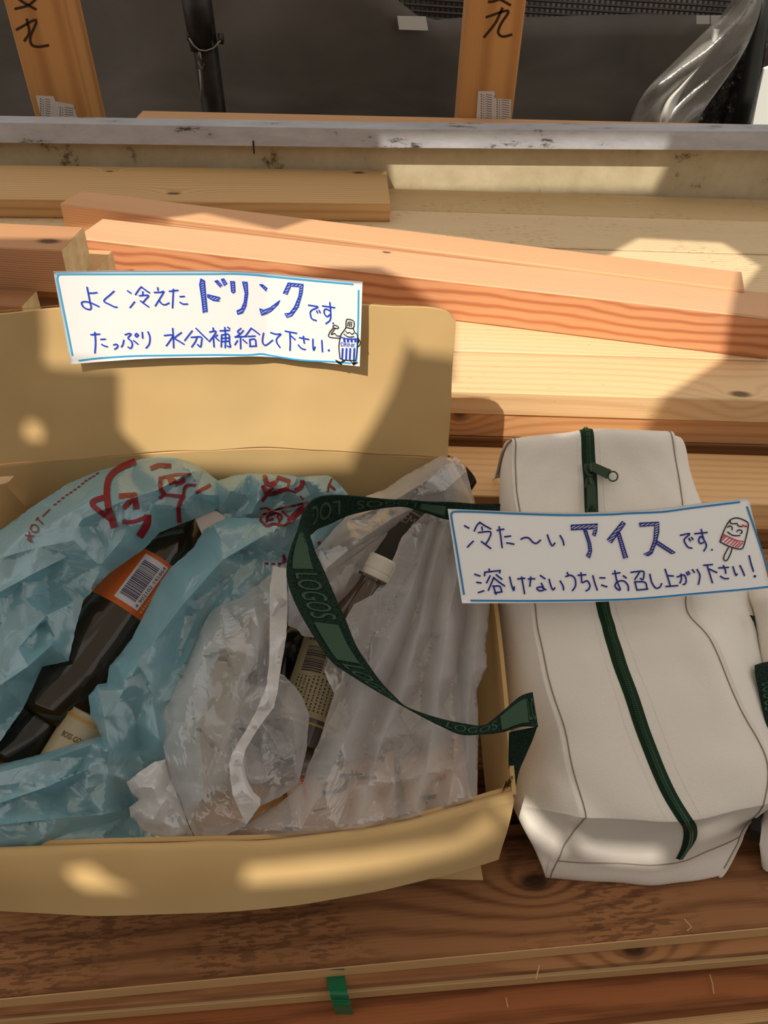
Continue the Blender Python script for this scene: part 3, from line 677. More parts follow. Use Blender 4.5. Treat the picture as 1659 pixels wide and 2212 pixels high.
for s in ([(95,655),(98,680)],[(60,697),(125,690),(90,750),(55,795)],[(98,760),(105,850)],[(110,745),(155,785)],[(125,740),(140,728)],[(165,685),(262,680)],[(215,650),(222,760),(218,858)],[(182,728),(178,850)],
 [(182,728),(255,722),(262,800),(272,850),(240,840)],[(185,762),(258,757)],[(185,795),(258,790)],[(245,648),(265,662)],[(380,660),(345,695),(375,715)],[(405,682),(370,720),(320,750)],[(320,748),(440,742)],[(375,750),(377,868)],
 [(345,785),(318,828)],[(400,775),(440,810)],[(485,658),(455,700),(420,745)],[(485,658),(530,690),(570,722)],[(455,742),(525,738)],[(470,775),(475,845)],[(470,775),(525,772),(535,840)],[(470,845),(540,840)],
 [(612,708),(600,790),(620,830),(650,825),(705,780)],[(685,703),(740,720),(790,718),(750,760),(745,800),(780,855)],[(833,688),(950,710)],[(880,700),(885,800),(882,885)],[(890,735),(935,775)],[(980,755),(1075,773)],
 [(1020,740),(1025,790),(1030,812)],[(968,830),(1000,865),(1040,877)],[(1117,770),(1118,840),(1125,885),(1140,850)],[(1208,783),(1215,900)],[(1072,422),(1170,440),(1110,470),(1090,500),(1105,560),(1152,580)],[(1155,480),(1165,500)],
 [(1180,475),(1192,500)],[(1215,430),(1340,448)],[(1290,395),(1298,480),(1295,570),(1250,612)],[(1295,480),(1245,462),(1232,500),(1260,540),(1290,520)]):
    ink(mb, f1, [A6(p) for p in s], 3.0, L)
for p, r in (((1280,885),2.4),((1325,608),2.0)): dot(mb, f1, *A6(p), r, L)
bigletter(mb, f1, A5_, [(1535,155),(1568,170),(1582,330),(1597,490),(1560,502),(1545,360),(1523,210)], L, 2.6)
for P in ([(40,315),(165,345),(155,380),(95,372),(40,340)],[(115,178),(140,168),(188,222),(170,238)],[(180,160),(203,150),(235,200),(212,222)],[(275,180),(312,178),(318,285),(300,298),(285,285)],
 [(398,185),(442,185),(448,300),(430,430),(395,500),(345,515),(340,480),(385,460),(415,390),(425,300)],[(575,213),(600,212),(648,250),(640,278)],[(575,460),(615,475),(680,450),(780,375),(760,410),(690,480),(590,525)],
 [(865,195),(1018,210),(1005,300),(965,440),(900,530),(850,548),(828,510),(880,505),(930,440),(975,330),(985,235),(890,225),(850,312),(815,300)]):
    bigletter(mb, f1, A6, P, L, 2.4)
mb.build('handwriting', inkb, c1)
mb = MB()
ink(mb, f1, [A5_(p) for p in ((218,935),(180,740),(120,440),(80,240),(64,160),(72,122),(110,106),(600,105),(1100,104),(1659,103))]+[A6(p) for p in ((300,101),(500,110),(700,130),(1100,170),(1528,208))], 3.4, L*.7)
ink(mb, f1, [A6(p) for p in ((1585,272),(1580,600),(1565,960),(1545,1003))], 3.4, L*.7)
ink(mb, f1, [A5_(p) for p in ((288,990),(500,965),(850,943),(1200,937),(1659,932))]+[A6(p) for p in ((450,932),(590,922),(700,940),(1000,985),(1350,1003),(1500,1018))], 3.4, L*.7)
mb.build('border_line', cyan, c1)
mb = MB()
for s in ([(1455,650),(1460,575),(1490,568),(1538,590),(1528,658),(1455,650)],[(1480,592),(1472,635)],[(1497,590),(1490,640)],[(1515,595),(1508,642)],[(1455,652),(1430,690),(1405,725),(1390,790),(1383,860),(1395,970)],
 [(1528,655),(1545,700),(1575,735),(1572,860),(1555,990)],[(1395,968),(1440,985),(1555,990)],[(1453,688),(1470,708),(1492,700)],[(1500,705),(1515,720),(1537,708)],[(1435,718),(1480,748),(1537,745)],
 [(1400,762),(1370,760),(1282,747),(1290,700),(1325,655),(1322,637),(1345,628),(1378,645),(1370,662),(1335,655)],[(1345,658),(1303,722),(1340,712),(1360,735),(1395,738)],[(1575,750),(1602,800),(1595,830),(1570,855)],[(1588,785),(1575,822)],
 [(1425,990),(1398,1014)],[(1448,985),(1418,1014)],[(1505,995),(1520,1018)],[(1530,995),(1545,1012)]):
    ink(mb, f1, [A6(p) for p in s], 1.9, L)
for P in ([(1350,985),(1400,1008),(1418,1032),(1370,1012)],[(1515,1012),(1582,1010),(1530,1036)]): poly(mb, f1, [A6(p) for p in P], L*1.3); ink(mb, f1, [A6(p) for p in P+[P[0]]], 1.6, L*1.3, False)
mb.build('bottle_drawing', blk, c1)
mb = MB()
ink(mb, f1, [A6(p) for p in ((1405,750),(1480,768),(1572,768))], 2.2, L)
for x in (1438,1475,1512,1550): ink(mb, f1, [A6(p) for p in ((x,768),(x+2,795))], 4.2, L, False)
for x in (1422,1462,1500,1542): ink(mb, f1, [A6(p) for p in ((x,868),(x-6,975))], 3.6, L, False)
text_on(mb, 'DRINK', f1, A6((1402,842)), (148/4.74,14/4.74), (3/4.74,-40/4.74), L)
mb.build('bottle_label_drawing', inkb, c1)

TPN = TN.copy()
f2 = lambda x, y, h: T(x, y, .030 + .007*math.cos((x-1330)/230.0) - .004*((y-1190)/100.0)*.3 + h)
c2 = build_card('ice_sign', 'white card with navy handwriting and an ice pop drawing, lying on the cooler bag', f2,
   [(967,1099),(1060,1103),(1150,1106.5),(1260,1107),(1360,1103),(1450,1095),(1530,1085),(1617,1076)], [(998,1303),(1090,1303),(1190,1302),(1290,1300),(1390,1295),(1480,1288),(1560,1281),(1664,1271)], T(1320,1200,.03))
B7 = lambda p: (960+p[0]/4.608, 1070+p[1]/4.608); B8 = lambda p: (1300+p[0]/4.621, 1070+p[1]/4.621)
mb = MB()
for s in ([(200,302),(243,326)],[(288,456),(262,480),(230,515)],[(352,268),(320,305),(297,355)],[(352,268),(400,300),(462,333)],[(372,315),(378,345)],[(338,370),(458,362),(445,430),(415,478)],[(368,460),(410,490),(462,528)],
 [(525,348),(592,336)],[(545,312),(562,420),(575,520)],[(600,412),(660,405)],[(620,473),(655,478),(692,486)],[(762,436),(800,420),(840,425),(880,465),(915,478),(958,445)],[(1025,393),(1045,450),(1072,502),(1100,475)],[(1152,400),(1180,450),(1190,495)],
 [(302,785),(355,803)],[(322,865),(365,872)],[(337,968),(392,950)],[(445,733),(448,755)],[(400,800),(402,765)],[(402,765),(555,748)],[(555,748),(550,772)],[(455,800),(420,870)],[(515,790),(572,835)],[(490,818),(470,870),(437,945)],[(490,818),(540,860),(600,902)],
 [(485,900),(515,985)],[(485,905),(550,905),(572,960)],[(500,970),(572,960)],[(650,812),(668,890),(690,948),(695,910)],[(730,832),(800,825)],[(768,812),(785,900),(798,978)],[(835,832),(900,830)],[(860,812),(850,905)],[(955,797),(1002,830)],
 [(965,875),(990,935),(950,950),(920,925),(960,912),(1010,940)],[(1042,835),(1060,900),(1080,940),(1100,920)],[(1152,852),(1180,900),(1187,940)],[(1222,768),(1232,790)],[(1208,808),(1260,795),(1300,830),(1305,900),(1275,948)],
 [(1330,795),(1408,790)],[(1360,770),(1365,830),(1372,868),(1420,850),(1448,890),(1440,930),(1410,950)],[(1478,800),(1500,880),(1522,942)],[(1548,820),(1598,822)],[(1565,893),(1618,910)]):
    ink(mb, f2, [B7(p) for p in s], 3.4, L)
for s in ([(785,398),(880,382),(830,430),(825,460),(860,515),(900,527)],[(870,430),(885,455)],[(895,420),(912,440)],[(928,383),(1052,370)],[(993,340),(1015,430),(1045,500),(1020,555)],[(1015,430),(985,410),(968,450),(985,480),(1015,470)],
 [(1472,603),(1490,680),(1515,758)],[(108,782),(182,772)],[(130,752),(150,850),(185,940),(155,935),(132,900),(160,860),(220,855),(262,900),(265,950)],[(215,802),(245,825)],[(292,768),(410,757),(420,800),(410,840),(385,830)],[(375,770),(330,840)],
 [(330,862),(352,945)],[(330,862),(432,868),(452,938)],[(352,945),(460,935)],[(480,787),(500,870),(540,925),(580,915),(598,880)],[(632,738),(660,820),(685,905)],[(650,800),(715,805)],[(640,910),(758,900)],[(752,815),(820,795),(842,840),(835,880),(812,890)],
 [(792,785),(795,840),(780,875)],[(845,770),(862,795)],[(862,760),(880,785)],[(905,742),(925,770)],[(952,740),(980,800),(965,888)],[(1018,698),(1105,690)],[(1052,700),(1080,790),(1105,873)],[(1072,735),(1150,770)],[(1168,725),(1265,718)],
 [(1215,700),(1235,750),(1238,778)],[(1185,808),(1225,830),(1265,830)],[(1310,712),(1325,760),(1340,798),(1352,785)],[(1380,700),(1405,750),(1425,800)]):
    ink(mb, f2, [B8(p) for p in s], 3.4, L)
for p, r in (((1100,543),2.2),((1528,808),3.0)): dot(mb, f2, *B8(p), r, L)
for P in ([(1262,298),(1525,285),(1515,350),(1500,405),(1475,392),(1490,330),(1262,342)],[(1388,345),(1415,350),(1455,480),(1465,550),(1445,625),(1415,600),(1440,550),(1430,470)]): bigletter(mb, f2, B7, P, L, 2.8)
for P in ([(205,262),(235,280),(95,475),(55,445)],[(150,370),(180,375),(258,625),(222,632)],[(378,278),(570,268),(568,370),(540,480),(500,580),(460,602),(418,590),(480,560),(520,450),(530,300),(380,308)],[(545,450),(732,572),(700,582),(548,485)]): bigletter(mb, f2, B8, P, L, 2.8)
mb.build('handwriting', inkd, c2)
mb = MB()
ink(mb, f2, [B7(p) for p in ((195,985),(130,580),(70,215),(76,182),(115,162),(400,168),(700,182),(1200,197),(1659,190))]+[B8(p) for p in ((250,180),(600,165),(900,125),(1375,67))], 3.8, L*.7)
ink(mb, f2, [B8(p) for p in ((1450,115),(1530,350),(1655,740))], 3.8, L*.7)
ink(mb, f2, [B7(p) for p in ((265,1047),(900,1050),(1659,1040))]+[B8(p) for p in ((500,1020),(1000,975),(1400,940),(1665,912))], 3.8, L*.7)
mb.build('border_line', cyand, c2)
mb = MB()
for s in ([(1180,462),(1205,390),(1240,310),(1285,245),(1340,225),(1400,238),(1455,270),(1463,310),(1445,400),(1415,510),(1390,535),(1340,530),(1250,500),(1180,462)],[(1283,245),(1285,278),(1325,282),(1350,280),(1362,303),(1400,312)],
 [(1257,318),(1275,305),(1298,315),(1302,345)],[(1348,362),(1365,345),(1395,350),(1400,372),(1385,380)],[(1257,365),(1300,395),(1345,403),(1380,400)],[(1265,520),(1235,575),(1217,620),(1222,645),(1245,650),(1265,625),(1290,570),(1300,530)]):
    ink(mb, f2, [B8(p) for p in s], 2.6, L)
mb.build('ice_pop_drawing', blk, c2)
mb = MB()
for s in ([(1212,388),(1280,420),(1350,450),(1415,460)],[(1245,405),(1195,455)],[(1275,425),(1225,470)],[(1300,440),(1250,485)],[(1330,450),(1285,495)],[(1355,460),(1310,505)],[(1380,470),(1335,515)],[(1405,475),(1360,520)],[(1225,400),(1195,430)]):
    ink(mb, f2, [B8(p) for p in s], 2.2, L)
poly(mb, f2, [B8(p) for p in ((1398,285),(1420,297),(1452,300),(1452,322),(1420,310),(1393,312),(1402,298))], L*1.4)
mb.build('red_drawing', red, c2)

# ------------------------------------------------------------------ cooler bag
fab = mat('white_fabric', srgb(240,232,221), .55, .3)
b = fab.node_tree.nodes['Principled BSDF']
tc = nd(fab, 'ShaderNodeTexCoord'); v1 = nd(fab, 'ShaderNodeTexVoronoi'); v1.inputs['Scale'].default_value = 900; lk(fab, tc.outputs['Object'], v1.inputs['Vector'])
n9 = nd(fab, 'ShaderNodeTexNoise'); n9.inputs['Scale'].default_value = 14; n9.inputs['Detail'].default_value = 4; lk(fab, tc.outputs['Object'], n9.inputs['Vector'])
mq = nd(fab, 'ShaderNodeMath', operation='MULTIPLY_ADD'); lk(fab, n9.outputs[0], mq.inputs[0]); mq.inputs[1].default_value = 2.5; lk(fab, v1.outputs[0], mq.inputs[2])
bp = nd(fab, 'ShaderNodeBump'); bp.inputs['Strength'].default_value = .3; bp.inputs['Distance'].default_value = .001; lk(fab, mq.outputs[0], bp.inputs['Height']); lk(fab, bp.outputs[0], b.inputs['Normal'])
seamm = mat('seam_shadow_thread', srgb(150,136,116), .9)
tape = mat('zip_tape', srgb(22,48,30), .75, .2); zipm = mat('zip_coil', srgb(40,84,52), .25, .7); pull = mat('zip_pull', srgb(44,66,46), .35, .5, .3)
cool = thing('cooler_bag', T(1350,1850,-.1), 'white fabric cooler bag with dark green zip and shoulder strap beside the box', 'cooler bag')
# rows: Lb, L, SLo, SL, mL, Z, mR, SR, SRo, R, Rb   (px, py, h over top plane)
def r_(L_, SL, Z, SR, R, hs=(-.055,0,.006,0,-.055), hb=-.125):
    mL = ((SL[0]+Z[0])/2, (SL[1]+Z[1])/2); mR = ((SR[0]+Z[0])/2, (SR[1]+Z[1])/2)
    t = lambda a, b, s: (a[0]+(b[0]-a[0])*s, a[1]+(b[1]-a[1])*s)
    P = [(L_, hb, 1), (L_, hs[0], 0), (t(SL, L_, .22), hs[1]-.007, 0), (SL, hs[1], 0), (mL, (hs[1]+hs[2])/2+.003, 0), (Z, hs[2], 0), (mR, (hs[3]+hs[2])/2+.003, 0), (SR, hs[3], 0), (t(SR, R, .22), hs[3]-.007, 0), (R, hs[4], 0), (R, hb, 1)]
    out = []
    for i, (p, h, u) in enumerate(P):
        if u:
            q = T(p[0], p[1], hs[0] if i == 0 else hs[4]); out.append(q + TN*(h-(hs[0] if i == 0 else hs[4])) + Vector((.012 if i == 0 else -.012, 0, 0)))
        else: out.append(T(p[0], p[1], h))
    return out
rws = [
 r_((1098,957),(1109,948),(1265,931),(1447,929),(1470,957)),
 r_((1083,1020),(1113,1010),(1272,1010),(1461,1008),(1488,1025)),
 r_((1078,1105),(1123,1105),(1277,1105),(1474,1098),(1512,1085)),
 r_((1072,1210),(1141,1205),(1287,1205),(1483,1205),(1560,1180), hs=(-.055,-.002,0,-.008,-.055)),
 r_((1072,1300),(1156,1305),(1303,1310),(1488,1308),(1622,1272), hs=(-.055,-.004,-.006,-.016,-.06)),
 r_((1079,1400),(1166,1375),(1325,1385),(1530,1378),(1640,1400), hs=(-.055,-.002,.000,-.004,-.055)),
 r_((1086,1510),(1187,1480),(1362,1500),(1582,1490),(1668,1520)),
 r_((1098,1620),(1222,1590),(1405,1620),(1640,1600),(1688,1640)),
 r_((1104,1690),(1245,1685),(1442,1700),(1660,1660),(1694,1700), hs=(-.05,0,.005,0,-.04)),
 r_((1108,1728),(1262,1758),(1478,1768),(1650,1732),(1664,1728), hs=(-.045,-.002,.003,-.004,-.03)),
]
far = [p - TN*.055 + Vector((0,.010,0)) for p in rws[0]]; far[0] = rws[0][0]; far[-1] = rws[0][-1]
far2 = [p - TN*.125 + Vector((0,.004,0)) for p in rws[0]]; far2[0] = rws[0][0]; far2[-1] = rws[0][-1]
def fr_(z, L_, SL, Z, SR, R, bl=0):
    mL = ((SL[0]+Z[0])/2, (SL[1]+Z[1])/2+bl); mR = ((SR[0]+Z[0])/2, (SR[1]+Z[1])/2+bl); t = lambda a, b, s: (a[0]+(b[0]-a[0])*s, a[1]+(b[1]-a[1])*s)
    q = [PZ(*L_, z), PZ(*t(SL,L_,.4), z), PZ(*SL, z), PZ(*mL, z), PZ(*Z, z), PZ(*mR, z), PZ(*SR, z), PZ(*t(SR,R,.4), z), PZ(*R, z)]
    return [q[0]+Vector((.012,.03,-min(z,.03)))] + q + [q[-1]+Vector((-.012,.03,-min(z,.03)))]
fr1 = fr_(.088, (1133,1790),(1228,1812),(1492,1806),(1625,1768),(1634,1762), 3)
fr2 = fr_(.045, (1156,1838),(1206,1850),(1470,1850),(1600,1800),(1606,1795), 4)
fr3 = fr_(.024, (1170,1868),(1194,1878),(1438,1878),(1585,1832),(1592,1825), 2)
fr4 = fr_(.002, (1182,1890),(1188,1896),(1400,1912),(1545,1894),(1553,1892), 1)
fr0 = [a.lerp(b, .22)+Vector((0,-.0015,.002)) for a, b in zip(rws[-1], fr1)]
under = [p+Vector((0,.03,.0)) for p in fr4]
allr = [far2, far] + rws + [fr0, fr1, fr2, fr3, fr4, under]
v, f, nr, nc = gridmesh(allr, 7, 7)
ctr = sum(v, Vector())/len(v)
def pucker(p):
    n_ = Vector((noise.noise(p*22), noise.noise(p*22+Vector((7,1,2))), noise.noise(p*22+Vector((3,8,1)))))*.0022
    k_ = 0
    d1 = (p-T(1487,1305,-.012)).length; k_ -= .009*math.exp(-(d1/.016)**2)
    for (x, y, am, sg, an) in PK:
        c_ = T(x, y, 0); d = p-c_; u = Vector((math.cos(an), math.sin(an)*.83, math.sin(an)*.56)); a_ = d.dot(u); r2 = (d - u*a_).length
        k_ += am*math.exp(-(a_/(sg*4))**2)*math.sin(r2/sg*1.6)*math.exp(-(r2/(sg*2.2))**2)
    return p + n_ + TN*k_
PK = [(1400,1335,-.006,.012,.15),(1250,1790,.005,.010,2.2),(1330,1840,.004,.010,2.6),(1170,1690,.005,.009,2.3),(1200,1760,.004,.009,1.9),(1180,990,.003,.012,.9),(1560,1440,.003,.014,1.9),(1400,985,.003,.012,2.2)]
v = [pucker(p) for p in v]
body = mesh_obj('body', v, f, fab, cool, smooth=True)
# close underside
mbu = MB(); 
def vid(i, j): return v[i*nc+j]
lft = [vid(i, 0) for i in range(nr)]; rgt = [vid(i, nc-1) for i in range(nr)]
k = 0
for i in range(nr-1): mbu.add([lft[i], rgt[i], rgt[i+1], lft[i+1]], [(0,1,2,3)])
mbu.build('base_panel', fab, cool)
# surface lookup on the deformed bag:  column c (0..10 control), row s
def bagpt(s, c, lift=0):
    i = min(max(s*7, 0), nr-1.001); j = min(max(c*7, 0), nc-1.001); i0, j0 = int(i), int(j); a_, b_ = i-i0, j-j0
    p = (vid(i0,j0)*(1-a_)*(1-b_)+vid(i0+1,j0)*a_*(1-b_)+vid(i0,j0+1)*(1-a_)*b_+vid(i0+1,j0+1)*a_*b_)
    n_ = (vid(i0,j0+1)-vid(i0,j0)).cross(vid(i0+1,j0)-vid(i0,j0))
    n_.normalize()
    if n_.dot(CAM-p) < 0: n_ = -n_
    return p + n_*lift
def seam(c, s0, s1, name='seam', r=.0007):
    mb = MB(); N = int((s1-s0)*14); tube(mb, [bagpt(s0+(s1-s0)*i/N, c, .0002) for i in range(N+1)], r, 5); mb.build(name, seamm, cool)
seam(3, .2, 15.6); seam(7, .2, 15.6)
mb = MB(); tube(mb, [bagpt(14.2+.25*math.sin((j-3)/4*3.14), j, .0003) for j in [3+4*i/40 for i in range(41)]], .0008, 5); mb.build('seam', seamm, cool)
for cc in (4.72, 5.28):
    mb = MB(); tube(mb, [bagpt(1.9+(11.3-1.9)*i/90, 5+(cc-5)*(1.0+.4*(i/90)), .0001) for i in range(91)], .00025, 4); mb.build('stitch_line', mat('pale_thread', srgb(236,230,220), .8), cool)
# zip: tape ribbon, coil, sliders
zc = [bagpt(1.2+(14.1-1.2)*i/160, 5, 0) for i in range(161)]
def zside(i):
    s = 1.2+(14.1-1.2)*i/160; d = (bagpt(s, 5.25)-bagpt(s, 4.75)).normalized(); return d
mb = MB()
vv = []
for i, p in enumerate(zc):
    d = zside(i); s = 1.2+(14.1-1.2)*i/160; wz = .0068 if s < 13.2 else .0068*(1-.5*(s-13.2)); u_ = bagpt(s, 5, .0012)-p
    for q, lf in ((-1,.3),(-.45,1.0),(-.4,1.6),(0,1.9),(.4,1.6),(.45,1.0),(1,.3)): vv.append(p+d*wz*q+u_*lf)
ff = [(i*7+k, i*7+k+1, (i+1)*7+k+1, (i+1)*7+k) for i in range(len(zc)-1) for k in range(6)]
mesh_obj('zip_tape', vv, ff, tape, cool, smooth=True)
mb = MB()
LZ = sum((zc[i+1]-zc[i]).length for i in range(160)); NT = int(LZ/.0014)
for kx in range(NT):
    i = kx*160/NT; i0 = int(i); s = 1.2+12.9*i/160; p = bagpt(s, 5, .0026); d = zside(min(i0,159)); n_ = (bagpt(s,5,.003)-bagpt(s,5,0)).normalized(); e = n_.cross(d)
    for q in (-1, 1):
        c_ = p + d*q*.0011; h_ = .0007
        mb.add([c_-d*.0008-e*.00042, c_+d*.0008-e*.00042, c_+d*.0008+e*.00042, c_-d*.0008+e*.00042, c_+n_*h_], [(0,1,4),(1,2,4),(2,3,4),(3,0,4)])
o = mb.build('zip_coil', zipm, cool); o['kind'] = 'stuff'
ZP = T(1275,1040,0)
fz = lambda x, y, h: on(bagpt(4, 5), TN, x, y, h)
def slider(pts, hole_c, pull_pts, ring, nm):
    mb = MB(); prism(mb, fz, pts, .003, .0065); o = mb.build('slider', pull, cool)
    m2 = MB(); x, y = hole_c; tube(m2, [fz(x-1,y-8,.006), fz(x,y-5,.0085), fz(x+1,y+4,.0085), fz(x+1,y+8,.006)], .0011, 8); m2.build('slider_bridge', pull, o)
    m3 = MB()
    # flat tab with a hole near each end: two outlines bridged
    prism(m3, fz, pull_pts, .0078, .0090); m3.build('pull_tab', pull, o)
slider([(1262,1003),(1266,1000),(1278,1001),(1284,1008),(1284,1018),(1279,1028),(1270,1028),(1264,1018)], (1276,1012), [], None, '') if 0 else None
def ringtab(cx, cy, r_out, r_in, tx, ty, w_, parent, h0, h1):
    """pull tab: ring at (cx,cy), tapering strap to (tx,ty) — built as quads with an open hole"""
    m3 = MB(); n = 28; a0 = math.atan2(ty-cy, tx-cx)
    def prof(a): return (cx+r_out*math.cos(a), cy+r_out*math.sin(a))
    for i in range(n):
        a, b_ = a0+2*math.pi*i/n, a0+2*math.pi*(i+1)/n
        q = [(cx+r_in*math.cos(a), cy+r_in*math.sin(a)), prof(a), prof(b_), (cx+r_in*math.cos(b_), cy+r_in*math.sin(b_))]
        m3.box8([fz(x, y, h0) for x, y in q]+[fz(x, y, h1) for x, y in q])
    ux, uy = math.cos(a0), math.sin(a0); L_ = math.hypot(tx-cx, ty-cy); s0 = r_in*.75
    q = [(cx+ux*s0-uy*r_out*.96, cy+uy*s0+ux*r_out*.96), (cx+ux*s0+uy*r_out*.96, cy+uy*s0-ux*r_out*.96), (tx+uy*w_, ty-ux*w_), (tx-uy*w_, ty+ux*w_)]
    st_ = (cx+ux*r_in*1.02, cy+uy*r_in*1.02)
    q = [(cx+ux*r_in*1.02-uy*r_out*.93, cy+uy*r_in*1.02+ux*r_out*.93), (cx+ux*r_in*1.02+uy*r_out*.93, cy+uy*r_in*1.02-ux*r_out*.93), q[2], q[3]]
    m3.box8([fz(x, y, h0) for x, y in q]+[fz(x, y, h1) for x, y in q])
    for i in range(14):
        a = a0-math.pi/2+math.pi*i/14; b_ = a+math.pi/14; w2 = w_
        q = [(tx, ty), (tx+w2*math.cos(a), ty+w2*math.sin(a)), (tx+w2*math.cos(b_), ty+w2*math.sin(b_))]
        m3.add([fz(x,y,h0) for x,y in q]+[fz(x,y,h1) for x,y in q], [(0,2,1),(3,4,5),(1,2,5,4)])
    m3.build('pull_tab', pull, parent)
mb = MB(); prism(mb, fz, [(1261,1002),(1270,1001),(1283,1003),(1286,1012),(1284,1022),(1279,1029),(1271,1029),(1264,1020),(1261,1010)], .002, .0065); s1 = mb.build('zip_slider', pull, cool)
m2 = MB(); tube(m2, [fz(1275,1001,.006), fz(1276,1004,.0095), fz(1277,1018,.0095), fz(1277,1023,.006)], .0013, 8); m2.build('slider_bridge', pull, s1, smooth=True)
ringtab(1324, 1029, 12, 8.6, 1280, 1008, 9.5, s1, .0078, .0092)
mb = MB(); prism(mb, fz, [(1264,1037),(1270,1031),(1279,1032),(1284,1040),(1286,1052),(1282,1058),(1270,1058),(1262,1052)], .002, .0065); s2 = mb.build('zip_slider', pull, cool)
m2 = MB(); tube(m2, [fz(1275,1032,.006), fz(1275,1034,.0095), fz(1277,1046,.0095), fz(1277,1051,.006)], .0013, 8); m2.build('slider_bridge', pull, s2, smooth=True)
ringtab(1279, 1102, 12, 8.2, 1277, 1054, 9.5, s2, .0078, .0092)

# shoulder strap: two traced edges -> one woven ribbon with thickness
web = mat('strap_green', srgb(22,48,36), .8, .2)
b = web.node_tree.nodes['Principled BSDF']; tc = nd(web, 'ShaderNodeTexCoord'); v1 = nd(web, 'ShaderNodeTexVoronoi'); v1.inputs['Scale'].default_value = 620; lk(web, tc.outputs['Object'], v1.inputs['Vector'])
bp = nd(web, 'ShaderNodeBump'); bp.inputs['Strength'].default_value = .6; bp.inputs['Distance'].default_value = .0012; lk(web, v1.outputs[0], bp.inputs['Height']); lk(web, bp.outputs[0], b.inputs['Normal'])
lk(web, ramp(web, v1.outputs[0], [(0, srgb(34,66,50)), (.7, srgb(12,30,22))]), b.inputs['Base Color'])
webl = mat('strap_weave_light', srgb(60,84,66), .8, .2)
ED = [ # outer, inner, ho, hi
 ((1080,1088),(1078,1112),.030,.024),((1030,1088),(1025,1116),.036,.026),((975,1084),(970,1123),.040,.026),((925,1083),(920,1108),.044,.030),((880,1079),(876,1094),.046,.034),((838,1078),(836,1096),.046,.036),((780,1072),(782,1106),.048,.030),
 ((742,1069),(742,1118),.052,.026),((712,1069),(710,1133),.056,.024),((688,1073),(686,1142),.060,.022),((668,1085),(673,1152),.062,.022),((652,1110),(668,1158),.062,.026),((643,1142),(672,1172),.060,.034),((629,1180),(680,1192),.058,.040),((620,1215),(693,1218),.056,.042),
 ((620,1252),(710,1255),.052,.044),((632,1290),(728,1297),.048,.042),((650,1328),(746,1336),.044,.040),((677,1374),(770,1395),.040,.036),((713,1426),(800,1441),.036,.034),((753,1456),(826,1476),.030,.036),((806,1489),(852,1503),.026,.036),
 ((858,1519),(876,1525),.024,.034),((914,1550),(916,1541),.022,.030),((952,1569),(960,1554),.020,.028),((995,1587),(1005,1563),.018,.028),((1040,1587),(1045,1566),.018,.028),((1085,1582),(1080,1541),.022,.032),((1128,1570),(1122,1505),.028,.040),((1162,1571),(1150,1495),.026,.042)]
ED = [(o_, i_, max(h1, .042 if k > 16 else 0)+.002, max(h2, .042 if k > 16 else 0)+.002) for k, (o_, i_, h1, h2) in enumerate(ED)]
def strapt(u, q, lift=0):
    i = min(max(u, 0), len(ED)-1.0001); i0 = int(i); t = i-i0
    P = []
    for e in (0, 1):
        c = []
        for k in (-1, 0, 1, 2):
            d = ED[min(max(i0+k, 0), len(ED)-1)]; c.append(np.array([d[e][0], d[e][1], d[2+e]*1000]))
        P.append(.5*((2*c[1])+(-c[0]+c[2])*t+(2*c[0]-5*c[1]+4*c[2]-c[3])*t*t+(-c[0]+3*c[1]-3*c[2]+c[3])*t**3))
    a = Q(P[0][0], P[0][1], P[0][2]/1000); b_ = Q(P[1][0], P[1][1], P[1][2]/1000)
    p = a.lerp(b_, q)
    return p + (CAM-p).normalized()*(lift+(.0016 if lift > .0007 else 0))
NS = (len(ED)-1)*8
rows_v = []; 
for i in range(NS+1):
    for q in (0,.04,.5,.96,1): rows_v.append(strapt(i/8, q, .0006 if q in (0,1) else 0))
ff = [(i*5+k, i*5+k+1, (i+1)*5+k+1, (i+1)*5+k) for i in range(NS) for k in range(4)]
vv, ff = shell(rows_v, ff, NS+1, 5, .0014)
strap = mesh_obj('strap', vv, ff, web, cool, smooth=True); sharp(strap, 50)
E2 = [((1160,1572),(1100,1584),.040,.034),((1150,1600),(1099,1615),.026,.018),((1136,1632),(1100,1655),.004,.0),((1121,1668),(1103,1695),-.004,-.008),((1110,1722),(1106,1732),-.012,-.014)]
rows = [[Q(*a_, h1), Q((a_[0]+b_[0])/2,(a_[1]+b_[1])/2,(h1+h2)/2), Q(*b_, h2)] for a_, b_, h1, h2 in E2]
v3, f3, r3, c3 = gridmesh(rows, 4, 6); v3, f3 = shell(v3, f3, r3, c3, .0014); mesh_obj('strap', v3, f3, web, cool, smooth=True)
fs = lambda x, y, h: strapt(x, y, h)
mb = MB()
def quad(u0, u1, q0, q1, lift=.0008, n=10):
    k = len(mb.v)
    for i in range(n+1):
        u = u0+(u1-u0)*i/n; mb.v += [fs(u, q0, lift), fs(u, q1, lift)]
    for i in range(n): mb.f.append((k+2*i, k+2*i+1, k+2*i+3, k+2*i+2))
for qa in ((11.9,14.35,.16,.72),(17.3,18.9,.22,.78),(2.2,3.3,.25,.8),(27.0,28.4,.12,.85)):
    mb = MB(); quad(*qa); mb.build('woven_panel', webl, strap)
mb = MB()
def skt(s, u0, u1, q0, q1):     # lettering along the strap, letters' up across it
    v_, f_ = text_polys(s); k = len(mb.v)
    mb.v += [fs(u0+(u1-u0)*a, q0+(q1-q0)*b_, .0009) for a, b_ in v_]; mb.f += [tuple(k+i for i in g) for g in f_]
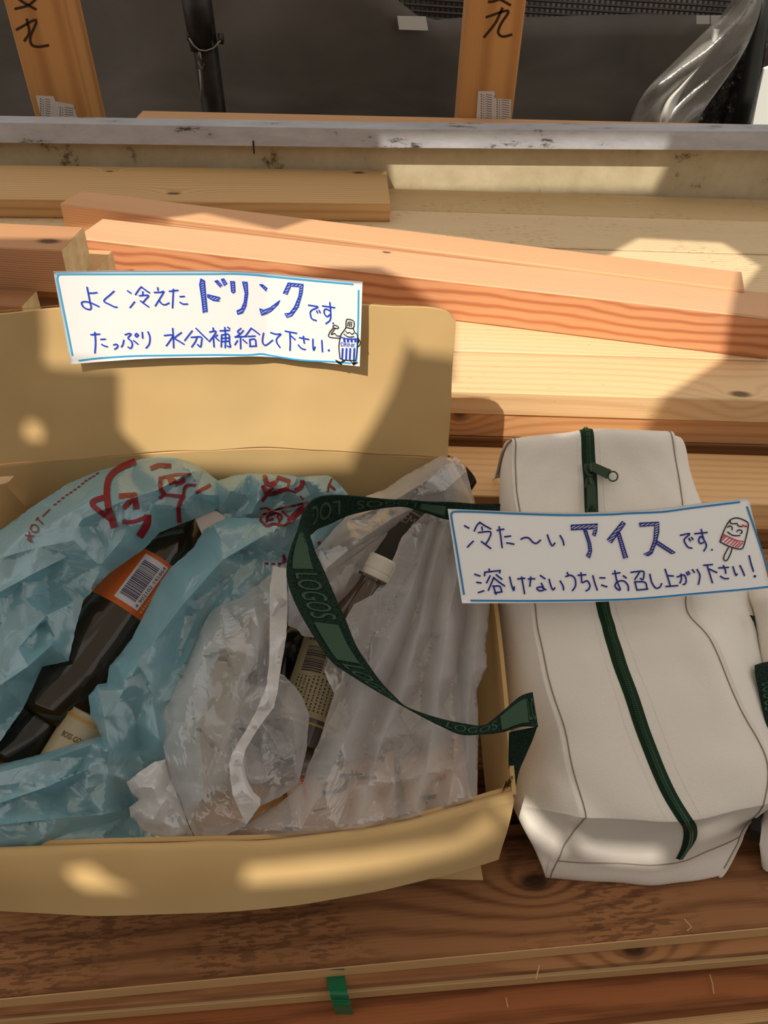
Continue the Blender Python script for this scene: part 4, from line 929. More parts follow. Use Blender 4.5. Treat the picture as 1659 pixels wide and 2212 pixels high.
for s_, qa in (('LOGOS',(7.2,11.6,.22,.80)),('LOGOS',(14.6,17.1,.22,.80)),('LOGOS',(19.1,21.8,.25,.80)),('LOGOS',(24.2,26.8,.25,.80)),('LOGOS',(3.5,6.2,.25,.80)),('LO',(28.45,29.0,.2,.85))):
    mb = MB(); skt(s_, *qa); mb.build('woven_lettering', webl, strap)

# second bag, mostly outside the frame
c2b = thing('cooler_bag', PZ(1750,1800,.01), 'second white cooler bag cut off by the right edge of the picture', 'cooler bag')
rows = []
for (y, x0, h) in ((1262,1600,-.02),(1290,1618,.0),(1335,1632,.0),(1400,1641,.0),(1480,1650,.0),(1600,1668,.0),(1700,1668,-.01),(1760,1650,-.03)):
    rows.append([T(x0, y, h-.14)+Vector((.01,0,0)), T(x0, y, h-.07), T(x0+6, y, h-.045), T(x0+60, y-6, h-.035), T(x0+160, y-8, h-.033), T(x0+250, y-8, h-.04), T(x0+280, y-8, h-.07), T(x0+285, y-8, h-.14)])
rows.insert(0, [p+Vector((0,.02,-.06)) for p in rows[0]])
rows.append([PZ(x, y, .05) for x, y in ((1645,1790),(1641,1800),(1644,1800),(1700,1800),(1800,1800),(1880,1795),(1900,1790),(1905,1785))])
rows.append([PZ(x, y, .004) for x, y in ((1650,1850),(1644,1862),(1655,1882),(1700,1890),(1800,1890),(1880,1885),(1900,1875),(1905,1870))])
v4, f4, a4, b4 = gridmesh(rows, 5, 5); mesh_obj('body', v4, f4, fab, c2b, smooth=True)
mbu = MB()
for i in range(a4-1): mbu.add([v4[i*b4], v4[i*b4+b4-1], v4[(i+1)*b4+b4-1], v4[(i+1)*b4]], [(0,1,2,3)])
mbu.build('base_panel', fab, c2b)
sheet('strap', [[T(x, y, -.028) for x, y in ((1630,1440),(1660,1432),(1740,1425))], [T(x, y, -.022) for x, y in ((1632,1462),(1668,1455),(1745,1450))], [T(x, y, -.024) for x, y in ((1650,1545),(1690,1540),(1760,1530))], [T(x, y, -.03) for x, y in ((1660,1580),(1700,1580),(1770,1570))]], web, c2b, .002, 4, 5)
mb = MB(); fq = lambda x, y, h: T(x, y, -.019+h)
text_on(mb, 'LOGOS', fq, (1652,1535), (-8,-60), (40,-6), 0); mb.build('woven_lettering', webl, c2b)
mb = MB(); fq = lambda x, y, h: PY(x, y, .455+h*0) 
mb.box8([PZ(*p, .06) for p in ((1618,1815),(1641,1822),(1645,1790),(1624,1785))]+[PZ(*p, .085) for p in ((1620,1790),(1643,1798),(1645,1748),(1628,1752))])
lbl = mb.build('care_label', mat('black_label', srgb(26,22,20), .7), c2b)

# loose white slip under the right end of the sign is the bag itself; tiny dark green strap end
mb = MB(); prism(mb, lambda x, y, h: T(x, y, -.03+h), [(1619,1328),(1630,1331),(1633,1362),(1628,1345)], 0, .001); mb.build('strap_end', web, c2b)
# ------------------------------------------------------------------ drinks inside the box
def glossy(name, col, rough=.12, trans=0.0, spec=.6):
    return mat(name, srgb(*col), rough, spec, 0, trans)
labels = {}
class Cyl:
    def __init__(s, a, b): s.a, s.b = Vector(a), Vector(b); s.x, s.y, s.z = frame(s.a, s.b); s.L = (s.b-s.a).length; s.v = (CAM-(s.a+s.b)/2); s.v = (s.v - s.z*s.v.dot(s.z)).normalized(); s.w = s.z.cross(s.v)
    def pt(s, t, ang, r): return s.a + s.z*s.L*t + (s.v*math.cos(ang)+s.w*math.sin(ang))*r
def cyl_patch(mb, c, t0, t1, a0, a1, r, n=16):
    k = len(mb.v)
    for i in range(n+1):
        a = a0+(a1-a0)*i/n; mb.v += [c.pt(t0, a, r), c.pt(t1, a, r)]
    for i in range(n): mb.f.append((k+2*i, k+2*i+1, k+2*i+3, k+2*i+2))
def bottle(name, a, b, R, prof, liquid, label, parent_label, cap=None):
    t = thing(name, (Vector(a)+Vector(b))/2 - Vector((0,0,R)), label, 'bottle', None)
    mb = MB(); lathe(mb, a, b, [(p, r*R) for p, r in prof], 40); o = mb.build('bottle_body', liquid, t, smooth=True); sharp(o, 50)
    return t, Cyl(a, b)
PROF = [(0,.75),(.01,.92),(.04,1),(.34,1),(.62,1),(.64,.985),(.70,.93),(.78,.78),(.86,.55),(.92,.36),(.94,.34),(1.0,.34)]
# 1 amber bottle with orange label
amb = glossy('amber_drink', (42,31,10), .10)
t, c = bottle('drink_bottle', Q(95,1560,-.062), Q(455,1075,-.055), .046, PROF, amb, 'large amber drink bottle with orange barcode label inside the left blue bag', None)
mb = MB(); cyl_patch(mb, c, .435, .655, -1.45, 1.45, .0464, 30); mb.build('paper_label', mat('orange_label', srgb(196,92,30), .45), t)
mb = MB(); cyl_patch(mb, c, .455, .640, -.42, .18, .0467, 12); mb.build('barcode_panel', mat('label_white', srgb(206,200,206), .5), t)
mb = MB(); random.seed(3); x = .475
while x < .620:
    wd_ = random.choice((.0018,.0030,.0042)); cyl_patch(mb, c, x, x+wd_, -.36, .04, .0469, 8); x += wd_+random.choice((.0018,.0030))
fn = lambda x, y, h: c.pt(x, y, .0469)
text_on(mb, '4 902102 141864', fn, (.462,.15), (.172,0), (0,-.075), 0)
mb.build('barcode', mat('barcode_ink', srgb(36,34,62), .5), t)
mb = MB()
for k in range(9):
    random.seed(k); x = .455
    while x < .635:
        l_ = random.uniform(.008,.014); cyl_patch(mb, c, x, x+l_*.7, +.24+.10*k, +.30+.10*k, .0467, 2); x += l_
mb.build('fine_print', mat('fine_print', srgb(224,150,90), .5), t)
# slip of white paper / packet
mb = MB(); prism(mb, lambda x, y, h: Q(x, y, -.004+h), [(418,1112),(440,1098),(470,1105),(488,1118),(470,1135),(438,1158)], 0, .002)
tag(mb.build('paper_packet', mat('pinkish_paper', srgb(196,180,172), .7), org=Q(450,1125,-.004)), 'pale paper packet poking out above the amber bottle', 'packet')
# 2 dark bottles bottom left
drk = glossy('dark_cola', (24,20,16), .10)
bottle('drink_bottle', Q(-60,1600,-.055), Q(150,1395,-.05), .036, PROF, drk, 'dark bottle lying under the left blue bag near the frame edge', None)
bottle('drink_bottle', Q(10,1650,-.068), Q(215,1420,-.075), .036, PROF, glossy('dark_tea', (30,26,18), .12), 'dark bottle behind the coffee can in the left blue bag', None)
# coffee can
can = thing('coffee_can', Q(170,1600,-.05), 'cream and gold coffee can in the opening of the left blue bag', 'can')
cc_ = (Q(120,1690,-.055), Q(205,1548,-.045)); mb = MB(); lathe(mb, *cc_, [(0,.80),(.03,1),(.88,1),(.95,.90),(1,.90)][:0] or [(0,.022),(.03,.026),(.9,.026),(.96,.024),(1,.024)], 36)
o = mb.build('can_body', mat('can_cream', srgb(176,160,128), .3, .6), can, smooth=True); sharp(o)
k_ = Cyl(*cc_); mb = MB(); cyl_patch(mb, k_, .885, .915, -1.6, 1.6, .0264, 24); cyl_patch(mb, k_, .62,.64,-.3,1.2,.0264,12); mb.build('gold_ring', mat('gold_ring', srgb(190,130,30), .3, .5), can)
mb = MB(); fn = lambda x, y, h: k_.pt(x, y, .0265); text_on(mb, 'BOSS COFFEE', fn, (.60,-.75), (.01,1.15), (.075,0), 0); mb.build('can_lettering', mat('can_ink', srgb(30,26,22), .5), can)
# 3 capped bottle
ta = glossy('tea_brown', (74,56,38), .06)
NB = [(0,.9),(.02,1),(.55,1),(.62,.96),(.75,.70),(.86,.50),(.88,.62),(.90,.62),(.905,.44),(1,.44)]
t, c3_ = bottle('drink_bottle', Q(690,1500,-.050), Q(815,1236,.000), .031, [(0,.8),(.02,1),(.5,1),(.68,.72),(.83,.50),(.90,.43),(.93,.43),(.935,.56),(.955,.56),(.96,.43),(1,.43)], ta, 'small tea bottle with a white ribbed screw cap in the clear white bag', None)
ce = c3_.b; cz = c3_.z
mb = MB(); k0 = 0; R_ = .0145
pts_prof = [(-.003,R_),(.0035,R_),(.004,R_*.97),(.0055,R_*.97),(.006,R_),(.018,R_*.985),(.0205,R_*.90),(.021,R_*.2)]
n = 72
for (zz_, r) in pts_prof:
    for i in range(n):
        a = 2*math.pi*i/n; rr_ = r*(1+(.018 if i % 2 else -.018)*(1 if .006 <= zz_ <= .0185 else 0)); mb.v.append(ce + cz*(zz_-.004) + (c3_.v*math.cos(a)+c3_.w*math.sin(a))*rr_)
for i in range(len(pts_prof)-1):
    for k in range(n): a_ = i*n+k; b_ = i*n+(k+1)%n; mb.f.append((a_, b_, b_+n, a_+n))
mb.f.append(tuple((len(pts_prof)-1)*n+k for k in range(n))); mb.f.append(tuple(reversed(range(n))))
mb.build('screw_cap', mat('cap_white', srgb(214,206,190), .5), t)
# 4 tea bottle with tan label
lb_ = glossy('tan_label_bottle', (52,44,34), .2)
a4_, b4_ = Q(645,1625,-.040), Q(735,1330,-.034)
t, c = bottle('drink_bottle', a4_, b4_, .030, [(0,.8),(.02,1),(.8,1),(.9,.9),(1,.7)], lb_, 'bottle with a tan barcode label lying in the middle opening of the white bag', None)
mb = MB(); cyl_patch(mb, c, .20, .93, -1.2, 1.2, .0304, 20); mb.build('paper_label', mat('tan_label', srgb(150,136,104), .5), t)
mb = MB(); random.seed(5); x = .50
fl_ = mat('label_ink', srgb(46,34,38), .5)
while x < .68:
    wd_ = random.choice((.004,.007,.010)); cyl_patch(mb, c, x, x+wd_, -.75, -.05, .0307, 6); x += wd_+random.choice((.004,.007))
text_on(mb, '160938', lambda x, y, h: c.pt(x, y, .0307), (.50,.14), (.16,0), (0,-.14), 0)
for k in range(10):
    x = .24
    while x < .47: 
        l_ = random.uniform(.01,.03); cyl_patch(mb, c, x, x+l_*.5, -.8+.14*k, -.75+.14*k, .0307, 2); x += l_
    x = .72
    while x < .88:
        l_ = random.uniform(.01,.03); cyl_patch(mb, c, x, x+l_*.5, -.8+.14*k, -.73+.14*k, .0307, 2); x += l_
mb.build('label_print', fl_, t)
mb = MB(); cyl_patch(mb, c, .155, .172, -1.2, 1.2, .0305, 16); mb.build('gold_ring', mat('gold_ring_b', srgb(150,120,50), .35, .5), t)
# 5 black bottle with PREMIUM label
t, c = bottle('drink_bottle', Q(985,1010,-.045), Q(790,1290,-.075), .030, [(0,.8),(.02,1),(.9,1),(1,.8)], drk, 'black bottle with a dark premium label behind the white cap', None)
mb = MB(); cyl_patch(mb, c, .44, .80, -1.4, 1.4, .0304, 20); mb.build('paper_label', mat('dark_label', srgb(52,48,44), .5), t)
mb = MB(); cyl_patch(mb, c, .442, .452, -1.4, 1.4, .0306, 20); text_on(mb, 'PREMIUM', lambda x, y, h: c.pt(x, y, .0306), (.53,1.0), (0,-1.6), (-.06,0), 0); mb.build('label_print', mat('label_cream', srgb(130,118,98), .5), t)
# 6 black can/bottle behind tan label
bottle('drink_bottle', Q(560,1640,-.062), Q(650,1330,-.060), .034, PROF, glossy('black_cola', (16,12,12), .08), 'black bottle with a red cap ring deep between the two white bag sheets', None)
mb = MB(); prism(mb, lambda x, y, h: Q(x, y, -.022+h), [(645,1465),(652,1442),(660,1440),(659,1462),(654,1472),(646,1473)], 0, .002)
tag(mb.build('red_tab', mat('red_tab', srgb(120,22,26), .5), org=Q(652,1460,-.022)), 'small dark red tab beside the tan barcode label', 'tab')
# 7 amber bottle at the front and two printed pouches
bottle('drink_bottle', Q(420,1815,-.052), Q(640,1735,-.052), .032, PROF, glossy('amber_light', (176,128,66), .15), 'pale amber bottle lying at the box front under the clear white bag', None)
def pouch(corn, h, label, strokes, reds, col=(214,184,156)):
    t = thing('snack_pouch', Q(corn[0][0], corn[0][1], -.05), label, 'pouch')
    (x0,y0),(x1,y1),(x2,y2),(x3,y3) = corn
    rows = []
    for s in (0,.1,.5,.9,1):
        rows.append([Q((x0+(x1-x0)*u)*(1-s)+(x3+(x2-x3)*u)*s, (y0+(y1-y0)*u)*(1-s)+(y3+(y2-y3)*u)*s, h+.014*math.sin(math.pi*s)**.5*math.sin(math.pi*u)**.5) for u in (0,.1,.5,.9,1)])
    v, f, nr, nc = gridmesh(rows, 5, 5); v, f = shell(v, f, nr, nc, -.012); mesh_obj('pouch_body', v, f, mat('pouch_film', srgb(*col), .35), t, smooth=True)
    fn = lambda x, y, hh: Q(x, y, h+.0155+hh)
    mb = MB()
    for s, w_ in strokes: ink(mb, fn, s, w_, .001)
    mb.build('brush_lettering', mat('brush_ink', srgb(26,24,26), .5), t)
    mb = MB()
    for s, w_ in reds: ink(mb, fn, s, w_, .001)
    if mb.v: mb.build('red_lettering', mat('print_red', srgb(196,60,60), .5), t)
    return t
C4 = lambda x, y: (600+x/3.456, 1620+y/3.456)
pouch([(615,1690),(850,1620),(860,1790),(640,1815)], -.035, 'beige pouch with thick brush lettering seen through the clear white bag',
  [([C4(470,190),C4(510,195),C4(515,250),C4(470,300),C4(350,320)], 9),([C4(300,215),C4(345,210)],5.5),([C4(330,262),C4(370,252)],6.5),([C4(290,130),C4(340,175),C4(400,165),C4(330,120),C4(395,130)],6),([C4(620,210),C4(730,205)],7),
   ([C4(515,185),C4(630,180)],4),([C4(555,150),C4(560,210)],4),([C4(590,160),C4(600,215)],4),([C4(710,65),C4(795,60)],5),([C4(775,45),C4(785,90)],4),([C4(270,455),C4(360,435)],3)],
  [([C4(170,200),C4(195,200)],3),([C4(172,215),C4(200,212)],3),([C4(175,232),C4(203,230)],3),([C4(178,250),C4(206,247)],3),([C4(182,270),C4(210,268)],3),([C4(186,290),C4(214,288)],3),([C4(190,310),C4(220,308)],3),([C4(194,330),C4(224,328)],3),([C4(198,352),C4(228,350)],3),([C4(202,372),C4(232,372)],3)])
pouch([(862,1640),(1000,1590),(1020,1740),(880,1795)], -.036, 'beige pouch with a small red stamp and black lettering at the right of the box',
  [([C4(1080,360),C4(1170,350)],9),([C4(1100,385),C4(1115,410)],3),([C4(1060,467),C4(1125,465)],4),([C4(950,480),C4(985,480)],4)],
  [([C4(1150,175),C4(1200,160),C4(1240,180),C4(1245,215),C4(1210,220),C4(1180,190)],2.2),([C4(1190,175),C4(1225,205)],2),([C4(1140,240),C4(1165,225)],2)])

# ------------------------------------------------------------------ thin plastic carrier bags
def crumple(name, outline, ridges, mtl, parent, seed=1, amp=.006, step=8, coarse=52, skirt=.02, base=.0, creases=(), lines=()):
    """sheet with facets: outline [(x,y,h)], ridges [(x,y,h)]; h over the box mouth plane"""
    rnd = random.Random(seed)
    O = np.array(outline, float); Rg = np.array(list(outline)+list(ridges), float)
    def base_h(x, y):
        d2 = (Rg[:,0]-x)**2+(Rg[:,1]-y)**2; w_ = 1/(d2+60)**1.6; return float((w_*Rg[:,2]).sum()/w_.sum())
    def inside(x, y):
        c = False; n = len(O)
        for i in range(n):
            x1, y1, x2, y2 = O[i][0], O[i][1], O[(i+1)%n][0], O[(i+1)%n][1]
            if (y1 > y) != (y2 > y) and x < (x2-x1)*(y-y1)/(y2-y1)+x1: c = not c
        return c
    x0, y0 = O[:,0].min(), O[:,1].min(); x1, y1 = O[:,0].max(), O[:,1].max()
    cp = [tuple(p) for p in outline] + [tuple(p) for p in ridges]
    n_out = len(outline)
    tries = int((x1-x0)*(y1-y0)/coarse**2*3)
    for _ in range(tries):
        x, y = rnd.uniform(x0, x1), rnd.uniform(y0, y1)
        if inside(x, y) and all((x-q[0])**2+(y-q[1])**2 > (coarse*.62)**2 for q in cp): cp.append((x, y, base_h(x, y)+rnd.uniform(-amp, amp)))
    ed = []; LN = []
    for ln in lines:
        ids = []
        for q in ln:
            cp = [z_ for z_ in cp[:n_out]] + [z_ for z_ in cp[n_out:] if (z_[0]-q[0])**2+(z_[1]-q[1])**2 > 300]
    for ln in lines:
        ids = []
        for q in ln: ids.append(len(cp)); cp.append(tuple(q))
        ed += [(ids[i], ids[i+1]) for i in range(len(ids)-1)]
    P2 = [Vector((p[0], p[1])) for p in cp]
    for a, b_ in creases: ed.append((n_out+a, n_out+b_))
    r = delaunay_2d_cdt(P2, ed, [list(range(n_out))], 1, 1e-3)
    cv = [(q[0], q[1]) for q in r[0]]; ch = [ (cp[r[3][i][0]][2] if len(r[3][i]) else base_h(*cv[i])) for i in range(len(cv))]
    tris = [t_ for t_ in r[2]]
    T_ = np.array([[cv[t_[0]][0],cv[t_[0]][1],cv[t_[1]][0],cv[t_[1]][1],cv[t_[2]][0],cv[t_[2]][1]] for t_ in tris]); Hh = np.array([[ch[t_[0]],ch[t_[1]],ch[t_[2]]] for t_ in tris])
    D = (T_[:,3]-T_[:,5])*(T_[:,0]-T_[:,4])+(T_[:,4]-T_[:,2])*(T_[:,1]-T_[:,5]); D[np.abs(D) < 1e-9] = 1e-9
    def hh(x, y):
        a = ((T_[:,3]-T_[:,5])*(x-T_[:,4])+(T_[:,4]-T_[:,2])*(y-T_[:,5]))/D; b_ = ((T_[:,5]-T_[:,1])*(x-T_[:,4])+(T_[:,0]-T_[:,4])*(y-T_[:,5]))/D; c = 1-a-b_
        m_ = np.minimum(np.minimum(a, b_), c); i = int(m_.argmax()); a_, bb, cc = max(a[i],0), max(b_[i],0), max(c[i],0); s = a_+bb+cc
        return (a_*Hh[i,0]+bb*Hh[i,1]+cc*Hh[i,2])/s
    # fine triangulation
    pts = []; n = len(outline)
    for i in range(n):
        a, b_ = O[i], O[(i+1)%n]; L_ = math.hypot(b_[0]-a[0], b_[1]-a[1]); k = max(1, int(L_/step))
        for j in range(k): pts.append((a[0]+(b_[0]-a[0])*j/k+(rnd.uniform(-.8,.8) if j else 0), a[1]+(b_[1]-a[1])*j/k+(rnd.uniform(-.8,.8) if j else 0)))
    nb = len(pts); fed = []
    for ln in lines:
        prev = None
        for (xa, ya, _), (xb, yb_, _) in zip(ln[:-1], ln[1:]):
            k = max(1, int(math.hypot(xb-xa, yb_-ya)/(step*.8)))
            for j in range(k+1):
                if prev is not None and j == 0: continue
                q = (xa+(xb-xa)*j/k, ya+(yb_-ya)*j/k)
                if not inside(*q): prev = None; continue
                pts.append(q)
                if prev is not None: fed.append((prev, len(pts)-1))
                prev = len(pts)-1
    y = y0+step*.6; row = 0
    while y < y1:
        x = x0+step*.5*(row % 2)
        while x < x1:
            if inside(x, y) and min((x-q[0])**2+(y-q[1])**2 for q in pts[:nb:2]) > (step*.6)**2: pts.append((x+rnd.uniform(-1.2,1.2), y+rnd.uniform(-1.2,1.2)))
            x += step
        y += step*.87; row += 1
    r = delaunay_2d_cdt([Vector(p) for p in pts], fed, [list(range(nb))], 1, 1e-3)
    def surf(x, y, lift=0):
        h = hh(x, y); f1_ = noise.noise(Vector((x*.022, y*.022, seed)))*.003; q = noise.noise(Vector((x*.06, y*.06, seed+5))); f2_ = (abs(q))*-.0013
        return Q(x, y, h+f1_+f2_+base+lift)
    V = [surf(p[0], p[1]) for p in r[0]]; Fc = [tuple(t_) for t_ in r[2]]
    if skirt:
        cnt = {}
        for t_ in Fc:
            for i in range(3):
                e = (t_[i], t_[(i+1)%3]); cnt[tuple(sorted(e))] = cnt.get(tuple(sorted(e)), []) + [e]
        mp_ = {}
        cx = sum((v_ for v_ in V), Vector())/len(V)
        for k, es in cnt.items():
            if len(es) == 1:
                a, b_ = es[0]
                for q in (a, b_):
                    if q not in mp_:
                        mp_[q] = len(V); away = (V[q]-CAM).normalized(); V.append(V[q]+away*skirt+(cx-V[q])*.06)
                Fc.append((b_, a, mp_[a], mp_[b_]))
    o = mesh_obj(name, V, Fc, mtl, parent, smooth=True); sharp(o, 32)
    return o, surf
blue = plastic('blue_bag_film', srgb(146,196,210), .68, rough=.24)
white = plastic('white_bag_film', srgb(242,240,239), .37, rough=.10)
white2 = plastic('white_bag_film_double', srgb(236,232,230), .74, rough=.17)
bb = thing('carrier_bag', Q(200,1500,-.1), 'pale blue plastic carrier bag with red print around the amber bottle', 'plastic bag')
oA, sA = crumple('bag_top_sheet', [(-60,1190,-.02),(0,1146,-.005),(80,1088,0),(150,1043,.002),(210,1018,.004),(300,993,.006),(340,987,.006),(385,990,.006),(420,1002,.004),(450,1022,.0),(478,1045,-.004),(488,1075,0),(470,1100,.0),(440,1112,.0),(400,1128,.002),(345,1150,.004),(312,1185,.006),(238,1237,.008),(180,1297,.004),(165,1350,.0),(148,1428,-.006),(92,1440,-.004),(78,1470,-.006),(50,1530,-.01),(0,1602,-.014),(-60,1650,-.02)],
  [(0,1200,.030),(85,1178,.036),(160,1168,.040),(215,1222,.026),(262,1166,.030),(268,1142,.040),(300,1110,.040),(200,1100,.046),(250,1080,.052),(150,1110,.040),(80,1140,.034),(340,1040,.044),(400,1010,.034),(420,1060,.026),(320,1125,.036),(380,1095,.028),(100,1250,.012),(50,1290,.024),(20,1250,.026),(60,1360,.018),(110,1310,-.004),(120,1380,.012),(20,1450,.022),(-30,1350,.02),(40,1400,.006),(-30,1500,.01),(200,1270,.016),(400,1030,.030),(250,1035,.030),(310,1020,.024)],
  blue, bb, seed=3, amp=.006, coarse=46, lines=[[(0,1205,.030),(85,1182,.040),(160,1168,.044)],[(160,1168,.044),(215,1222,.022),(262,1168,.034),(274,1140,.042)],[(180,1120,.050),(260,1085,.058),(340,1058,.050),(418,1018,.040)],[(312,1130,.034),(332,1090,.038),(400,1030,.036)],[(110,1395,.018),(60,1440,.032),(8,1475,.030)],[(-20,1290,.034),(70,1240,.036),(150,1200,.030)],[(160,1300,.004),(100,1330,.020),(40,1400,.024)],[(440,1015,.010),(425,1060,.034),(400,1100,.024)]])
oB, sB = crumple('bag_front_sheet', [(745,1068,0),(700,1085,.006),(660,1098,.010),(600,1113,.010),(560,1120,.008),(520,1118,.006),(490,1118,.004),(465,1130,.006),(440,1145,.006),(420,1180,.004),(400,1200,.004),(370,1225,.006),(348,1255,.004),(330,1290,.004),(310,1330,.002),(285,1380,.002),(262,1410,.0),(237,1438,.0),(231,1475,.0),(212,1478,.004),(191,1503,.006),(196,1548,.0),(208,1565,-.004),(218,1592,-.006),(150,1612,-.004),(70,1638,-.002),(0,1656,-.004),(-60,1668,-.006),(-60,1846,-.012),(0,1841,-.004),(50,1838,-.004),(150,1834,-.006),(250,1830,-.010),(330,1829,-.012),(420,1828,-.02),(440,1700,-.04),(430,1560,-.02),(470,1420,-.01),(520,1340,-.004),(600,1300,-.01),(700,1200,-.01),(740,1120,-.005)],
  [(640,1130,.030),(560,1155,.034),(490,1150,.030),(470,1180,.034),(520,1190,.020),(440,1230,.030),(600,1170,.014),(560,1230,.012),(620,1220,.0),(680,1150,.016),(400,1260,.030),(460,1270,.014),(360,1330,.026),(400,1330,.010),(330,1400,.024),(300,1430,.030),(380,1420,.008),(400,1480,.0),(310,1470,.026),(290,1440,.034),(350,1540,.006),(340,1600,-.004),(260,1500,.012),(300,1550,-.01),(270,1600,.004),(230,1640,.010),(210,1500,.014),(280,1640,-.02),(150,1650,.010),(60,1680,.014),(170,1670,.0),(230,1680,.002),(120,1720,-.014),(40,1740,.004),(0,1750,.012),(190,1725,.0),(100,1770,.014),(0,1790,.016),(200,1760,-.008),(280,1740,-.03),(330,1700,-.03),(60,1810,.004),(150,1800,-.014),(260,1790,-.03),(370,1760,-.03),(-30,1700,.01)],
  blue, bb, seed=11, amp=.005, coarse=54, lines=[[(0,1668,.010),(100,1643,.016),(200,1608,.014)],[(-30,1745,.012),(100,1700,.020),(190,1662,.012),(280,1650,-.010)],[(-30,1785,.020),(120,1768,.018),(220,1760,.002),(300,1740,-.024)],
   [(212,1490,.020),(225,1550,.022),(235,1620,.014),(232,1670,.006)],[(270,1490,.024),(295,1560,.004),(300,1620,-.012)],[(300,1440,.036),(330,1520,.018),(345,1600,.012)],[(300,1425,.034),(335,1385,.034),(400,1300,.038),(480,1210,.038),(565,1160,.040)],[(385,1420,.004),(430,1320,.010),(520,1225,.020),(600,1185,.018)],
   [(-30,1700,.004),(60,1690,.018),(150,1660,.008)],[(60,1835,.0),(150,1800,-.004),(260,1770,-.022)],[(250,1432,.010),(270,1470,.026),(310,1450,.034)],[(470,1290,.010),(440,1350,-.004),(400,1430,.012)],[(460,1135,.020),(478,1165,.030),(500,1190,.030)],[(545,1135,.022),(620,1130,.034),(690,1105,.024)]])
oC, sC = crumple('bag_knot', [(430,1062,-.006),(465,1040,.0),(500,1028,.004),(540,1022,.008),(600,1024,.010),(650,1030,.010),(690,1027,.008),(713,1028,.008),(735,1048,.004),(752,1068,-.002),(740,1090,-.004),(690,1100,-.006),(640,1106,-.008),(570,1121,-.008),(500,1123,-.006),(478,1112,-.004),(460,1100,-.006),(440,1090,-.006)],
  [(500,1060,.028),(480,1085,.014),(560,1040,.030),(560,1075,.018),(620,1055,.030),(610,1085,.008),(680,1045,.028),(700,1065,.020),(650,1085,.006),(520,1100,.0),(720,1060,.012),(590,1100,-.002)],
  blue, bb, seed=21, amp=.006, coarse=30)
pr_ = mat('red_print', srgb(128,26,38), .35)
C2 = lambda p: (180+p[0]/5.53, 960+p[1]/5.53); C1 = lambda p: (p[0]/5.53, 960+p[1]/5.53); C3 = lambda p: (460+p[0]/5.18, 1000+p[1]/5.18)
mb = MB(); Lp = .0014
def dense(pts, tr, w_, fn_):
    P = catmull([tr(p) for p in pts], 9) if len(pts) > 2 else [np.array(tr(pts[0]))*(1-k/8)+np.array(tr(pts[1]))*k/8 for k in range(9)]
    L_, R_2 = stroke2d(P, w_, False); k = len(mb.v)
    for l, r in zip(L_, R_2):
        m_ = (l+r)/2; mb.v += [fn_(l[0], l[1], Lp), fn_(m_[0], m_[1], Lp), fn_(r[0], r[1], Lp)]
    for i in range(len(L_)-1):
        a = k+3*i; mb.f += [(a, a+1, a+4, a+3), (a+1, a+2, a+5, a+4)]
for pts, w_ in (([(600,205),(420,290),(310,400),(280,560),(300,760),(360,970)],14),([(270,620),(130,670),(110,720),(220,820),(330,900)],11),([(450,615),(600,605)],12),([(610,605),(640,755)],12),([(600,640),(500,750)],11),([(925,400),(925,520),(965,590)],9),
   ([(1030,400),(1080,440),(1040,460)],11),([(930,400),(1100,360),(1270,355)],6),([(820,280),(900,250),(1030,255)],10),([(920,640),(1000,605),(1180,620)],7),([(1190,640),(1220,500),(1340,485)],6),([(1195,620),(1140,750),(1150,920)],9),([(1360,570),(1510,490)],8),
   ([(480,930),(600,925),(750,870)],9),([(770,870),(760,960),(690,1080)],16),([(1120,470),(1190,440),(1180,400)],9)):
    dense(pts, C2, w_, sA)
for p in ((1160,345),(1115,380),(1070,405),(1025,433),(985,467),(940,505),(893,540),(845,572),(797,602),(748,640),(700,680),(655,718)): dense([(p[0]-12,p[1]+5),(p[0]+14,p[1]-6)], C1, 3, sA)
for pts in ([(590,775),(510,857)],[(440,880),(515,950)],[(455,870),(428,903)],[(380,960),(365,1005),(400,1045),(445,1035),(455,990),(425,960),(380,960)],[(300,1080),(350,1095),(400,1090)],[(345,1040),(350,1095)],[(330,1130),(350,1115),(370,1135),(350,1155),(330,1130)],[(335,1140),(385,1165)]): dense(pts, C1, 2.6, sA)
mb.build('red_print', pr_, bb)
mb = MB()
for pts, w_ in (([(720,190),(640,310),(560,420)],7),([(580,150),(620,235),(700,215)],9),([(565,265),(630,350),(830,290)],10),([(730,160),(850,200)],8),([(860,200),(840,290),(930,330)],5),([(1000,210),(990,260),(940,300)],10),([(530,515),(600,505),(640,530)],4),([(980,370),(1010,410)],3)):
    dense(pts, C3, w_, sC)
mb.build('red_print', pr_, bb)
mb = MB()
for pts, w_ in (([(1330,180),(1300,250),(1290,320)],4),([(1300,240),(1370,300)],4)): dense(pts, C3, w_, sC)
mb.build('red_print', pr_, bb)
mb = MB()
for pts, w_ in (([(530,640),(600,700),(680,680),(800,695),(860,640),(980,560)],5),([(530,640),(560,580),(720,520),(900,480),(1060,440)],5),([(600,660),(620,590),(700,560),(770,600),(740,660)],5),([(780,540),(840,600),(860,670)],5),([(870,640),(940,560),(1010,510)],14),([(630,640),(670,630)],5),([(720,590),(740,640)],4),([(600,600),(700,570)],4),
  ([(595,1128),(615,1128)],5),([(670,1130),(690,1130)],5),([(742,1130),(760,1130)],5),([(790,1040),(800,1110),(740,1180)],6),([(1190,890),(1220,960),(1170,990)],6),([(1280,860),(1230,930)],5)):
    dense(pts, C3, w_, sB)
mb.build('red_print', pr_, bb)

